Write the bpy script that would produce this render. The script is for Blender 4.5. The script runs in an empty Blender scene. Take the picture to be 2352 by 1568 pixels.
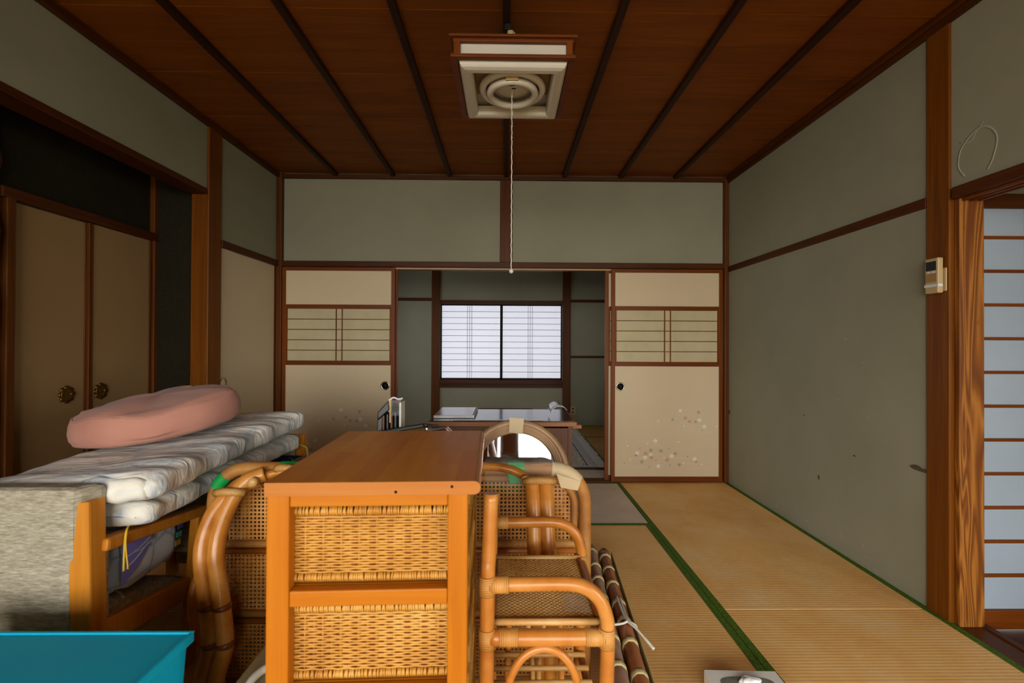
import bpy, math, random
from mathutils import Vector, Matrix
random.seed(7)
D = bpy.data
sc = bpy.context.scene
COL = sc.collection
PI = math.pi

# ------------------------------------------------------------------ camera
cam = D.cameras.new('camera'); camo = D.objects.new('camera', cam); COL.objects.link(camo)
cam.sensor_width = 36.0; cam.lens = 1045.0 / 2352.0 * 36.0
cam.clip_start = 0.02
yaw, pit, rol = [math.radians(a) for a in (0.75, 0.33, 0.26)]
fw = Vector((math.sin(yaw) * math.cos(pit), math.cos(yaw) * math.cos(pit), math.sin(pit)))
rt = Vector((math.cos(yaw), -math.sin(yaw), 0)); up = rt.cross(fw)
r2 = rt * math.cos(rol) + up * math.sin(rol); u2 = -rt * math.sin(rol) + up * math.cos(rol)
M = Matrix((r2, u2, -fw)).transposed().to_4x4(); M.translation = (0, 0, 1.125)
camo.matrix_world = M
cam.dof.use_dof = True; cam.dof.focus_distance = 3.2; cam.dof.aperture_fstop = 4.5
sc.camera = camo

# ------------------------------------------------------------------ light
world = D.worlds.new('overcast_sky'); sc.world = world; world.use_nodes = True
wb = world.node_tree.nodes['Background']
wb.inputs[0].default_value = (1.0, 0.965, 0.905, 1); wb.inputs[1].default_value = 10.0

def portal(name, loc, rot, sx, sy):
    l = D.lights.new(name, 'AREA'); l.shape = 'RECTANGLE'; l.size = sx; l.size_y = sy
    l.cycles.is_portal = True
    o = D.objects.new(name, l); COL.objects.link(o); o.location = loc; o.rotation_euler = rot
    return o
portal('rear_window_daylight', (-1.06, -3.66, 1.21), (PI / 2, 0, 0), 5.4, 2.30)
portal('added_corridor_daylight', (2.90, -1.6, 0.95), (0, PI / 2, 0), 1.9, 2.1)  # sky portal for the added corridor glazing

vs = sc.view_settings
vs.view_transform = 'Standard'; vs.look = 'None'; vs.gamma = 1.0; vs.use_curve_mapping = False
vs.exposure = 0.55
sc.cycles.use_denoising = True
sc.cycles.use_adaptive_sampling = True; sc.cycles.adaptive_threshold = 0.06
sc.cycles.max_bounces = 8; sc.cycles.diffuse_bounces = 4; sc.cycles.glossy_bounces = 3; sc.cycles.transparent_max_bounces = 16
sc.cycles.caustics_reflective = False; sc.cycles.caustics_refractive = False
sc.cycles.sample_clamp_indirect = 6.0

# ------------------------------------------------------------------ materials
ALB = 0.80   # overall reflectance of the palette below
def C(h, a=1.0):
    h = h.lstrip('#')
    out = []
    for i in (0, 2, 4):
        c = int(h[i:i + 2], 16) / 255
        out.append(c / 12.92 if c <= 0.04045 else ((c + 0.055) / 1.055) ** 2.4)
    return (*[v * ALB for v in out], a)

def new(name, col='#808080', rough=0.6, spec=0.4, metal=0.0):
    m = D.materials.new(name); m.use_nodes = True
    nt = m.node_tree; b = nt.nodes['Principled BSDF']
    b.inputs['Base Color'].default_value = C(col) if isinstance(col, str) else col
    b.inputs['Roughness'].default_value = rough
    b.inputs['Specular IOR Level'].default_value = spec
    b.inputs['Metallic'].default_value = metal
    return m, nt, b

def N(nt, t, **k):
    n = nt.nodes.new(t)
    for a, v in k.items(): setattr(n, a, v)
    return n

def coords(nt, scale=(1, 1, 1), rot=(0, 0, 0), out='Object'):
    tc = N(nt, 'ShaderNodeTexCoord'); mp = N(nt, 'ShaderNodeMapping')
    mp.inputs['Scale'].default_value = scale; mp.inputs['Rotation'].default_value = rot
    nt.links.new(tc.outputs[out], mp.inputs[0])
    return mp.outputs[0]

def noise(nt, vec, scale, detail=4, rough=0.55, dist=0.0):
    n = N(nt, 'ShaderNodeTexNoise')
    n.inputs['Scale'].default_value = scale; n.inputs['Detail'].default_value = detail
    n.inputs['Roughness'].default_value = rough; n.inputs['Distortion'].default_value = dist
    nt.links.new(vec, n.inputs['Vector'])
    return n.outputs['Fac']

def ramp(nt, fac, stops):
    r = N(nt, 'ShaderNodeValToRGB')
    e = r.color_ramp.elements
    while len(e) < len(stops): e.new(0.5)
    for i, (p, c) in enumerate(stops):
        e[i].position = p; e[i].color = C(c) if isinstance(c, str) else c
    nt.links.new(fac, r.inputs[0])
    return r.outputs[0]

def mix(nt, fac, a, b, mode='MIX'):
    m = N(nt, 'ShaderNodeMix', data_type='RGBA', blend_type=mode)
    for s, v in ((0, fac), (6, a), (7, b)):
        if hasattr(v, 'links'): nt.links.new(v, m.inputs[s])
        elif isinstance(v, str): m.inputs[s].default_value = C(v)
        else: m.inputs[s].default_value = v
    return m.outputs[2]

def bump(nt, b, h, strength=0.3, dist=0.002):
    n = N(nt, 'ShaderNodeBump'); n.inputs['Strength'].default_value = strength; n.inputs['Distance'].default_value = dist
    nt.links.new(h, n.inputs['Height']); nt.links.new(n.outputs[0], b.inputs['Normal'])

def wave(nt, vec, scale, axis='X', dist=0.0, dscale=1.0, prof='SIN'):
    w = N(nt, 'ShaderNodeTexWave', wave_type='BANDS', bands_direction=axis, wave_profile=prof)
    w.inputs['Scale'].default_value = scale; w.inputs['Distortion'].default_value = dist
    w.inputs['Detail'].default_value = 2; w.inputs['Detail Scale'].default_value = dscale
    nt.links.new(vec, w.inputs['Vector'])
    return w.outputs['Fac']

def wood(name, dark, mid, light, axis='Z', rough=0.5, grain=1.0, spec=0.16, bstr=0.12):
    """axis = the direction the grain runs along"""
    m, nt, b = new(name, mid, rough, spec)
    s = [22 * grain] * 3; s['XYZ'.index(axis)] = 0.9
    v = coords(nt, s)
    f = noise(nt, v, 1.0, 5, 0.6, 0.8)
    s2 = [140 * grain] * 3; s2['XYZ'.index(axis)] = 3
    f2 = noise(nt, coords(nt, s2), 1.0, 3)
    c = ramp(nt, f, [(0.25, dark), (0.5, mid), (0.75, light)])
    c2 = mix(nt, 0.35, c, ramp(nt, f2, [(0.3, dark), (0.7, light)]))
    nt.links.new(c2, b.inputs['Base Color'])
    bump(nt, b, f2, bstr, 0.001)
    return m

def speckle(name, a, bcol, scale=60, rough=0.8, bs=0.15, spec=0.2, big=2.5, c3=None):
    m, nt, b = new(name, a, rough, spec)
    v = coords(nt)
    c = ramp(nt, noise(nt, v, big, 5, 0.6), [(0.3, a), (0.72, bcol)])
    f = noise(nt, v, scale, 3)
    if c3: c = mix(nt, ramp(nt, f, [(0.45, '#000000'), (0.7, '#ffffff')]), c, c3)
    nt.links.new(c, b.inputs['Base Color'])
    bump(nt, b, f, bs, 0.002)
    return m

def tatami_mat_material(name, base, pale, dark, axis):
    """rush weave: fine rushes with ribs every 1.6 cm; axis = direction the ribs are counted along"""
    m, nt, b = new(name, base, 0.62, 0.3)
    v = coords(nt)
    w = wave(nt, v, 62.0 / 2 / 3.1416 * 2, axis, 0.4, 8)
    s = [30, 30, 30]; s['XYZ'.index(axis)] = 260
    streak = noise(nt, coords(nt, s), 1.0, 3, 0.6)
    blot = noise(nt, v, 3.2, 5, 0.65)
    c = ramp(nt, blot, [(0.32, dark), (0.5, base), (0.68, pale)])
    c = mix(nt, 0.30, c, ramp(nt, streak, [(0.3, dark), (0.7, pale)]))
    c = mix(nt, 0.12, c, ramp(nt, w, [(0.0, dark), (1.0, pale)]))
    s3 = [16, 16, 16]; s3['XYZ'.index(axis)] = 60
    fl = noise(nt, coords(nt, s3), 1.0, 4, 0.75)
    c = mix(nt, ramp(nt, fl, [(0.56, '#000000'), (0.68, '#b0b0b0')]), c, pale)
    # greenish, less bleached patch where something used to stand
    tc = N(nt, 'ShaderNodeTexCoord'); mp = N(nt, 'ShaderNodeMapping', vector_type='POINT')
    mp.inputs['Location'].default_value = (-1.50, -1.39, 0); nt.links.new(tc.outputs['Object'], mp.inputs[0])
    m2 = N(nt, 'ShaderNodeMapping'); m2.inputs['Rotation'].default_value = (0, 0, math.radians(4)); m2.inputs['Scale'].default_value = (7.5, 2.4, 1)
    nt.links.new(mp.outputs[0], m2.inputs[0])
    ln = N(nt, 'ShaderNodeVectorMath', operation='LENGTH'); nt.links.new(m2.outputs[0], ln.inputs[0])
    c = mix(nt, ramp(nt, ln.outputs['Value'], [(0.55, '#5c5c5c'), (1.0, '#000000')]), c, '#b0a878')
    nt.links.new(c, b.inputs['Base Color'])
    bump(nt, b, w, 0.22, 0.0012)
    return m

def rattan(name, dark, mid, light, rough=0.3, wrap=0.0):
    m, nt, b = new(name, mid, rough, 0.5)
    v = coords(nt)
    f = noise(nt, v, 9, 4, 0.6)
    c = ramp(nt, f, [(0.3, dark), (0.5, mid), (0.72, light)])
    if wrap:
        w = wave(nt, coords(nt, (1, 1, 1), out='UV'), wrap, 'X', 0.6, 4)
        c = mix(nt, 0.3, c, ramp(nt, w, [(0, dark), (0.5, light)]))
        bump(nt, b, w, 0.5, 0.0015)
    nt.links.new(c, b.inputs['Base Color'])
    return m

MT = {}
ALB = 0.92
MT['plaster'] = speckle('green_plaster', '#8f8e78', '#9a9983', 160, 0.9, 0.12, 0.1, 1.8)
ALB = 0.80
MT['black_plaster'] = speckle('black_sand_plaster', '#1f1c13', '#262217', 220, 0.9, 0.5, 0.1, 3, '#3c3826')
MT['ceil'] = wood('ceiling_cedar', '#6a3402', '#8a4a05', '#9a560a', 'X', 0.5, 0.5)
MT['batten'] = wood('dark_batten_wood', '#231108', '#331a0c', '#44240f', 'Y', 0.5)
MT['darkX'] = wood('dark_beam_wood', '#3a1a06', '#52280a', '#623410', 'X', 0.45)
MT['darkY'] = wood('dark_beam_wood_deep', '#3a1a06', '#52280a', '#623410', 'Y', 0.45)
MT['pillar'] = wood('cypress_pillar', '#5c2e08', '#784209', '#8c5210', 'Z', 0.42)
MT['pillar_dark'] = wood('dark_pillar', '#46220a', '#5f3410', '#744218', 'Z', 0.42)
MT['frameZ'] = wood('door_frame_wood', '#642f08', '#7c3f0c', '#8e4c14', 'Z', 0.4)
MT['frameX'] = wood('door_rail_wood', '#5e2b08', '#743a0c', '#864614', 'X', 0.4)
MT['palewood'] = wood('pale_edge_wood', '#b08a5c', '#c8a474', '#d8b88a', 'X', 0.45)
MT['kumiko'] = wood('lattice_wood', '#5a2c14', '#6f3a1c', '#7f4825', 'X', 0.45)
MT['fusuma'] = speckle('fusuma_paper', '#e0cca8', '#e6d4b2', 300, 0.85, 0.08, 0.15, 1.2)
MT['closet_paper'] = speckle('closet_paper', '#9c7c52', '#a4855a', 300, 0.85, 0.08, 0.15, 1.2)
MT['lattice_paper'] = speckle('lattice_paper', '#c8bc94', '#d8cca8', 40, 0.85, 0.05, 0.15, 5)
ALB = 1.0
MT['shoji'] = speckle('shaded_shoji_paper', '#909eac', '#9aa7b4', 200, 0.85, 0.05, 0.15, 2)  # the paper is white; the dim bluish shade is put into this colour
MT['tatY'] = tatami_mat_material('tatami_rush', '#f4c072', '#f8d498', '#e8aa58', 'Y')
MT['tatX'] = tatami_mat_material('tatami_rush_cross', '#d6c4ac', '#e2d2bc', '#c6b29a', 'X')  # greyer colour stands in for grazing reflectance of the turned weave
MT['tatB'] = tatami_mat_material('tatami_rush_old', '#b88c44', '#c49850', '#a87c3a', 'Y')
def heri():
    m, nt, b = new('green_tatami_border', '#3f5c1c', 0.8, 0.2)
    v = coords(nt)
    ck = N(nt, 'ShaderNodeTexVoronoi'); ck.inputs['Scale'].default_value = 130
    nt.links.new(v, ck.inputs['Vector'])
    c = ramp(nt, ck.outputs['Distance'], [(0.2, '#365610'), (0.6, '#567224')])
    nt.links.new(c, b.inputs['Base Color'])
    return m
MT['heri'] = heri()
ALB = 0.80
MT['rattan'] = rattan('honey_rattan', '#a8601c', '#c67c2e', '#d9974a')
MT['rattan_red'] = rattan('red_brown_rattan', '#7a3e12', '#9a561c', '#b87030', 0.28)
MT['rattan_dark'] = rattan('bamboo_pole', '#a05c1a', '#cc8430', '#e2a858', 0.28)
MT['node'] = rattan('pole_node', '#6a3212', '#7f4018', '#935026', 0.4)
MT['wrap'] = rattan('rattan_wrapping', '#9c5c1c', '#bf7f36', '#d39c54', 0.45, 130)
MT['wrap_fine'] = rattan('cane_wrapping', '#b0752c', '#c99044', '#dcae66', 0.45, 90)
MT['wrap_honey'] = rattan('honey_wrapping', '#b8762a', '#cf8e3c', '#dca458', 0.4, 70)
MT['cane'] = rattan('cane_strip', '#b0742e', '#cc8c40', '#dca45a', 0.45)
MT['seatcane'] = rattan('woven_seat_strip', '#c08a3c', '#e0aa58', '#eec07a', 0.5)
MT['slat'] = rattan('pale_rattan_slat', '#c08a48', '#d2a05c', '#e0b878', 0.4)
MT['wicker'] = rattan('wicker_strand', '#bb7d28', '#d79a3c', '#e6b45c', 0.5)
MT['chest'] = wood('chest_frame_wood', '#ac5e08', '#c27010', '#cc801e', 'Z', 0.4, 0.5)
MT['chestX'] = wood('chest_rail_wood', '#ac5e08', '#c27010', '#cc801e', 'X', 0.4, 0.5)
def chest_top():
    m, nt, b = new('chest_top_wood', '#94521c', 0.34, 0.35)
    br = N(nt, 'ShaderNodeTexBrick'); br.inputs['Scale'].default_value = 1.0
    br.inputs['Color1'].default_value = C('#d87a10'); br.inputs['Color2'].default_value = C('#f2a028')
    br.inputs['Mortar'].default_value = C('#d87a10'); br.inputs['Mortar Size'].default_value = 0.0
    br.inputs['Brick Width'].default_value = 0.24; br.inputs['Row Height'].default_value = 0.05
    nt.links.new(coords(nt, rot=(0, 0, PI / 2)), br.inputs['Vector'])
    f = noise(nt, coords(nt, (26, 2.5, 26)), 1.0, 5, 0.6, 0.6)
    c = mix(nt, 0.4, br.outputs['Color'], ramp(nt, f, [(0.3, '#c87010'), (0.7, '#f0a430')]))
    nt.links.new(c, b.inputs['Base Color'])
    r = noise(nt, coords(nt, (9, 3, 3)), 1.0, 4)
    mr = N(nt, 'ShaderNodeMapRange'); mr.inputs[3].default_value = 0.25; mr.inputs[4].default_value = 0.5
    nt.links.new(r, mr.inputs[0]); nt.links.new(mr.outputs[0], b.inputs['Roughness'])
    return m
MT['chest_top'] = chest_top()
MT['chest_edge'] = wood('chest_edge_wood', '#a86226', '#bc7432', '#c88440', 'X', 0.4, 0.5)
def tweed():
    m, nt, b = new('grey_tweed', '#a09a86', 0.95, 0.1)
    f = noise(nt, coords(nt, (40, 40, 260)), 1.0, 4, 0.7)
    f2 = noise(nt, coords(nt, (16, 16, 60)), 1.0, 3, 0.6)
    c = ramp(nt, f, [(0.3, '#6d6552'), (0.5, '#a39c87'), (0.7, '#cfcab8')])
    c = mix(nt, 0.35, c, ramp(nt, f2, [(0.3, '#7a705c'), (0.7, '#c2bca8')]))
    nt.links.new(c, b.inputs['Base Color']); bump(nt, b, f, 0.7, 0.003)
    return m
ALB = 0.95
MT['tweed'] = tweed()
ALB = 0.85
MT['chairwood'] = wood('armchair_wood', '#b56c18', '#d0862a', '#dc9838', 'Z', 0.35, 0.5)
ALB = 1.0
def futon(name, sh):
    m, nt, b = new(name, '#d8d6c8', 0.7, 0.2)
    b.inputs['Sheen Weight'].default_value = 0.15
    v = coords(nt)
    n = noise(nt, v, 7 + sh, 3, 0.5, 1.2)
    n2 = noise(nt, v, 11 + sh, 3, 0.5, 2.0)
    c = ramp(nt, n, [(0.46, '#e6e4d8'), (0.56, '#d6dada'), (0.62, '#b9c6ce'), (0.70, '#dcdcd2')])
    c = mix(nt, ramp(nt, n2, [(0.55, '#000000'), (0.72, '#808080')]), c, '#cbbf92')
    nt.links.new(c, b.inputs['Base Color'])
    w = noise(nt, coords(nt, (8, 26, 8)), 1.0, 3, 0.5, 0.6)
    bump(nt, b, w, 0.8, 0.016)
    return m
MT['futonA'] = futon('printed_quilt_cover', 0.0); MT['futonB'] = futon('printed_mattress_cover', 3.0)
ALB = 0.85
MT['pink'] = speckle('pink_velour', '#bd8472', '#cb9482', 90, 0.9, 0.25, 0.1, 4)
MT['pink'].node_tree.nodes['Principled BSDF'].inputs['Sheen Weight'].default_value = 0.12
MT['tan'] = new('tan_leather', '#9c6a3c', 0.6)[0]
MT['teal'] = new('teal_plastic', '#02b4d8', 0.6, 0.25)[0]
MT['greentape'] = new('green_tape', '#1fae52', 0.4, 0.4)[0]
MT['masking'] = new('masking_tape', '#c9b48c', 0.6)[0]
MT['mirror'] = new('mirror_glass', '#e8eef0', 0.02, 0.5, 1.0)[0]
MT['mirrorframe'] = rattan('bentwood_frame', '#8a6844', '#a07c56', '#b29068', 0.4)
MT['desk'] = wood('desk_walnut', '#54392a', '#6a4a38', '#7a5a48', 'Z', 0.45, 0.6)
MT['desk_top'] = wood('desk_top_walnut', '#3c2a20', '#4c3628', '#5a4232', 'X', 0.12, 0.6, 0.6, 0.02)
MT['desk_edge'] = wood('desk_edge_wood', '#875a3e', '#a07050', '#b08060', 'X', 0.4, 0.6)
MT['black'] = new('black_lacquer', '#14140f', 0.35, 0.5)[0]
MT['blackmatte'] = new('black_matte', '#0c0c0a', 0.7, 0.3)[0]
MT['chrome'] = new('chrome', '#d0cec8', 0.2, 0.5, 1.0)[0]
MT['white'] = new('white_plastic', '#d8d4c6', 0.35, 0.5)[0]
MT['cream'] = new('cream_plastic', '#c2aa7c', 0.45, 0.4)[0]
MT['beige'] = new('beige_plastic', '#a8a07c', 0.4, 0.4)[0]
MT['red'] = new('red_plastic', '#b04a30', 0.5, 0.4)[0]
MT['paper'] = new('white_paper', '#dfe3e4', 0.6, 0.3)[0]
MT['glossy'] = new('glossy_sheet', '#cfd4d6', 0.15, 0.6)[0]
MT['string'] = new('white_string', '#e2ded2', 0.6)[0]
MT['yellow'] = new('yellow_ribbon', '#d6b02c', 0.6)[0]
MT['tissue'] = new('tissue', '#eef0f0', 0.9, 0.1)[0]
MT['boxgrey'] = new('tissue_box_card', '#f2f2ea', 0.5, 0.4)[0]
MT['boxprint'] = speckle('tissue_box_print', '#5c6468', '#a8a48c', 30, 0.5, 0.0, 0.3, 9)
MT['brass'] = new('aged_brass', '#8a6a2c', 0.35, 0.5, 0.9)[0]
MT['lcd'] = new('dark_lcd', '#23281e', 0.2, 0.5)[0]
MT['bluecloth'] = new('light_blue_cloth', '#8fb0c4', 0.9, 0.1)[0]
MT['navy'] = new('navy_cloth', '#2c3a50', 0.9, 0.1)[0]
MT['bandcream'] = speckle('cream_binding', '#cdbf84', '#d8cc98', 80, 0.8, 0.2, 0.15, 12)
MT['bamA'] = rattan('purple_brown_bamboo', '#8c6854', '#a67e68', '#ba967e', 0.4)
MT['bamB'] = rattan('red_brown_bamboo', '#7e4426', '#a86438', '#c07c4c', 0.35)
MT['tanboard'] = new('tan_board', '#a88550', 0.7)[0]
MT['tube'] = new('fluorescent_tube', '#d9d3c4', 0.25, 0.5)[0]
MT['fringe'] = new('rug_fringe', '#f6f4ec', 0.9, 0.1)[0]
MT['flW'] = new('print_white', '#fbf6e6', 0.8)[0]
MT['flG'] = new('print_grey', '#a89f86', 0.8)[0]
MT['flR'] = new('print_rose', '#cc9e86', 0.8)[0]
MT['tear'] = new('bare_clay', '#5c4a34', 0.9)[0]
MT['scuff'] = new('chalky_mark', '#a8a590', 0.9, 0.1)[0]
MT['ground'] = speckle('garden_soil', '#45483a', '#5c5f4e', 20)
ALB = 1.0
def lit(name, col, s):
    m, nt, b = new(name, col, 0.8, 0.1)
    b.inputs['Emission Color'].default_value = C(col); b.inputs['Emission Strength'].default_value = s
    return m
MT['litpaper'] = lit('backlit_window_paper', '#dfe2ee', 0.44)
MT['litfrost'] = lit('backlit_frosted_glass', '#e6e2e4', 0.52)
MT['litpaper_fill'] = lit('far_room_fill_paper', '#dfe2ee', 1.5)  # glow of the added, unseen window that brightens the far room
def thin(name, col, tr, rough=0.05):
    m, nt, b = new(name, col, rough, 0.5)
    t = N(nt, 'ShaderNodeBsdfTransparent'); mx = N(nt, 'ShaderNodeMixShader'); mx.inputs[0].default_value = 1 - tr
    nt.links.new(t.outputs[0], mx.inputs[1]); nt.links.new(b.outputs[0], mx.inputs[2])
    nt.links.new(mx.outputs[0], nt.nodes['Material Output'].inputs[0])
    return m
MT['pane'] = thin('window_glass', '#c8d0d0', 0.93)
MT['film'] = thin('clear_plastic_film', '#d8dcd8', 0.90, 0.12)
def bagmat():
    m, nt, b = new('printed_bag', '#8d9aa6', 0.35, 0.5)
    v = coords(nt)
    vo = N(nt, 'ShaderNodeTexVoronoi', feature='DISTANCE_TO_EDGE'); vo.inputs['Scale'].default_value = 9
    nt.links.new(v, vo.inputs['Vector'])
    c = ramp(nt, vo.outputs['Distance'], [(0.0, '#a0aebc'), (0.06, '#d4e0ea'), (0.3, '#dce8f2')])
    nt.links.new(c, b.inputs['Base Color'])
    return m
MT['bag'] = bagmat()
MT['purple'] = new('violet_print', '#8484dc', 0.35, 0.5)[0]
def rugmat():
    m, nt, b = new('navy_and_cream_rug', '#8a8880', 0.95, 0.05)
    v = coords(nt)
    vo = N(nt, 'ShaderNodeTexVoronoi', feature='F1'); vo.inputs['Scale'].default_value = 12
    nt.links.new(coords(nt, (1, 0.7, 1)), vo.inputs['Vector'])
    n = noise(nt, v, 26, 2, 0.5, 2.5)
    c = ramp(nt, n, [(0.36, '#46568a'), (0.40, '#f0e4c4'), (0.58, '#e2d8be'), (0.62, '#50628e'), (0.67, '#dcd6c4')])
    c = mix(nt, ramp(nt, vo.outputs['Distance'], [(0.2, '#000000'), (0.5, '#707070')]), c, '#9d9888')
    nt.links.new(c, b.inputs['Base Color'])
    return m
MT['rug'] = rugmat()
MT['rugband'] = speckle('grey_rug_border', '#c4c2ba', '#d0cec6', 90, 0.95, 0.2, 0.05, 20)
def bold_grain():
    m, nt, b = new('bold_grain_pillar', '#9a5a26', 0.5, 0.35)
    v = coords(nt, (1, 1, 0.07))
    n = noise(nt, v, 10.0, 2, 0.5, 0.6)
    w = N(nt, 'ShaderNodeMath', operation='MULTIPLY'); w.inputs[1].default_value = 16.0
    nt.links.new(n, w.inputs[0])
    fr = N(nt, 'ShaderNodeMath', operation='PINGPONG'); fr.inputs[1].default_value = 0.5
    nt.links.new(w.outputs[0], fr.inputs[0])
    sc_ = N(nt, 'ShaderNodeMath', operation='MULTIPLY'); sc_.inputs[1].default_value = 2.0
    nt.links.new(fr.outputs[0], sc_.inputs[0])
    c = ramp(nt, sc_.outputs[0], [(0.1, '#663609'), (0.5, '#7e480f'), (0.9, '#9c6422')])
    sp = noise(nt, coords(nt, (20, 20, 6)), 1.0, 4, 0.7)
    c = mix(nt, ramp(nt, sp, [(0.66, '#000000'), (0.74, '#a0a0a0')]), c, '#3a1c0c')
    nt.links.new(c, b.inputs['Base Color']); bump(nt, b, sc_.outputs[0], 0.25, 0.002)
    return m
MT['bold'] = bold_grain()

# ------------------------------------------------------------------ mesh helpers
ORG = {}
class MB:
    def __init__(s): s.v = []; s.f = []; s.uv = []; s.sm = []; s.mi = []
    def face(s, idx, uv=None, smooth=False, mi=0):
        s.f.append(tuple(idx)); s.uv.append(uv); s.sm.append(smooth); s.mi.append(mi)
    def box(s, x0, x1, y0, y1, z0, z1, mi=0):
        if x0 > x1: x0, x1 = x1, x0
        if y0 > y1: y0, y1 = y1, y0
        if z0 > z1: z0, z1 = z1, z0
        n = len(s.v)
        s.v += [(x0, y0, z0), (x1, y0, z0), (x1, y1, z0), (x0, y1, z0), (x0, y0, z1), (x1, y0, z1), (x1, y1, z1), (x0, y1, z1)]
        for q in ((0, 3, 2, 1), (4, 5, 6, 7), (0, 1, 5, 4), (1, 2, 6, 5), (2, 3, 7, 6), (3, 0, 4, 7)):
            s.face([n + i for i in q], mi=mi)
        return s
    def hexa(s, pts, mi=0):
        n = len(s.v); s.v += [tuple(p) for p in pts]
        for q in ((0, 3, 2, 1), (4, 5, 6, 7), (0, 1, 5, 4), (1, 2, 6, 5), (2, 3, 7, 6), (3, 0, 4, 7)):
            s.face([n + i for i in q], mi=mi)
        return s
    def beam(s, p0, p1, w, h, upv=(0, 0, 1), mi=0):
        p0 = Vector(p0); p1 = Vector(p1); d = (p1 - p0).normalized()
        a = d.cross(Vector(upv)).normalized(); b = a.cross(d).normalized()
        pts = []
        for p in (p0, p1):
            for sa, sb in ((-1, -1), (1, -1), (1, 1), (-1, 1)):
                pts.append(p + a * (sa * w / 2) + b * (sb * h / 2))
        n = len(s.v); s.v += [tuple(p) for p in pts]
        for q in ((0, 1, 2, 3), (7, 6, 5, 4), (0, 4, 5, 1), (1, 5, 6, 2), (2, 6, 7, 3), (3, 7, 4, 0)):
            s.face([n + i for i in q], mi=mi)
        return s
    def tube(s, pts, r, seg=10, closed=False, sx=1.0, cap=True, mi=0, upv=None):
        P = [Vector(p) for p in pts]; n = len(P)
        R = r if isinstance(r, (list, tuple)) else [r] * n
        T = []
        for i in range(n):
            if closed: t = P[(i + 1) % n] - P[i - 1]
            else: t = P[min(i + 1, n - 1)] - P[max(i - 1, 0)]
            T.append(t.normalized())
        ref = Vector(upv) if upv else Vector((0, 0, 1))
        if abs(T[0].dot(ref)) > 0.95: ref = Vector((1, 0, 0))
        a = T[0].cross(ref).normalized()
        base = len(s.v); L = 0; Ls = []
        for i in range(n):
            if i: L += (P[i] - P[i - 1]).length
            Ls.append(L)
            a = (a - T[i] * a.dot(T[i])).normalized(); b = T[i].cross(a)
            for k in range(seg):
                an = 2 * PI * k / seg
                s.v.append(tuple(P[i] + a * (math.cos(an) * R[i] * sx) + b * (math.sin(an) * R[i])))
        m = n if closed else n - 1
        for i in range(m):
            j = (i + 1) % n
            l0 = Ls[i]; l1 = Ls[j] if j else L + (P[0] - P[-1]).length
            for k in range(seg):
                k2 = (k + 1) % seg
                s.face((base + i * seg + k, base + i * seg + k2, base + j * seg + k2, base + j * seg + k),
                       [(l0, k / seg), (l0, (k + 1) / seg), (l1, (k + 1) / seg), (l1, k / seg)], True, mi)
        if cap and not closed:
            s.face([base + k for k in range(seg)][::-1], mi=mi)
            s.face([base + (n - 1) * seg + k for k in range(seg)], mi=mi)
        return s
    def lathe(s, prof, c, axis='Z', seg=32, mi=0, smooth=True, sc=(1, 1)):
        base = len(s.v); n = len(prof)
        for r, h in prof:
            for k in range(seg):
                an = 2 * PI * k / seg; x, y = r * math.cos(an) * sc[0], r * math.sin(an) * sc[1]
                p = {'Z': (x, y, h), 'Y': (x, h, -y), 'X': (h, x, y)}[axis]
                s.v.append((c[0] + p[0], c[1] + p[1], c[2] + p[2]))
        for i in range(n - 1):
            for k in range(seg):
                k2 = (k + 1) % seg
                s.face((base + i * seg + k, base + i * seg + k2, base + (i + 1) * seg + k2, base + (i + 1) * seg + k), None, smooth, mi)
        if prof[0][0] > 1e-6: s.face([base + k for k in range(seg)][::-1], mi=mi)
        if prof[-1][0] > 1e-6: s.face([base + (n - 1) * seg + k for k in range(seg)], mi=mi)
        return s
    def grid(s, fn, nu, nv, closeu=False, mi=0, smooth=True):
        base = len(s.v)
        for j in range(nv + 1):
            for i in range(nu if closeu else nu + 1):
                s.v.append(tuple(fn(i / nu, j / nv)))
        w = nu if closeu else nu + 1
        for j in range(nv):
            for i in range(nu):
                i2 = (i + 1) % w if closeu else i + 1
                s.face((base + j * w + i, base + j * w + i2, base + (j + 1) * w + i2, base + (j + 1) * w + i),
                       [(i / nu, j / nv), ((i + 1) / nu, j / nv), ((i + 1) / nu, (j + 1) / nv), (i / nu, (j + 1) / nv)], smooth, mi)
        return s
    def poly(s, pts, th, nrm, mi=0):
        n = Vector(nrm).normalized() * th
        b = len(s.v); k = len(pts)
        s.v += [tuple(p) for p in pts] + [tuple(Vector(p) + n) for p in pts]
        s.face([b + k + i for i in range(k)], mi=mi); s.face([b + i for i in range(k)][::-1], mi=mi)
        for i in range(k):
            j = (i + 1) % k; s.face((b + i, b + j, b + k + j, b + k + i), mi=mi)
        return s
    def build(s, name, mats, parent=None, bevel=0, local=False, kind=None, sub=0, solid=0):
        me = D.meshes.new(name)
        vv = s.v
        if parent is not None and not local:
            o = ORG[parent.name]; vv = [(p[0] - o[0], p[1] - o[1], p[2] - o[2]) for p in vv]
        me.from_pydata(vv, [], s.f)
        if any(u for u in s.uv):
            ul = me.uv_layers.new(name='UVMap'); d = []
            for f, u in zip(s.f, s.uv):
                for q in (u or [(0, 0)] * len(f)): d += [q[0], q[1]]
            ul.data.foreach_set('uv', d)
        me.polygons.foreach_set('use_smooth', s.sm)
        if not isinstance(mats, (list, tuple)): mats = [mats]
        for m in mats: me.materials.append(MT[m])
        me.polygons.foreach_set('material_index', s.mi)
        me.update()
        ob = D.objects.new(name, me); COL.objects.link(ob)
        if parent is not None: ob.parent = parent; ORG[ob.name] = ORG[parent.name]
        else: ORG[ob.name] = (0, 0, 0)
        if sub:
            q = ob.modifiers.new('smooth', 'SUBSURF'); q.levels = sub; q.render_levels = sub
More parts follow.
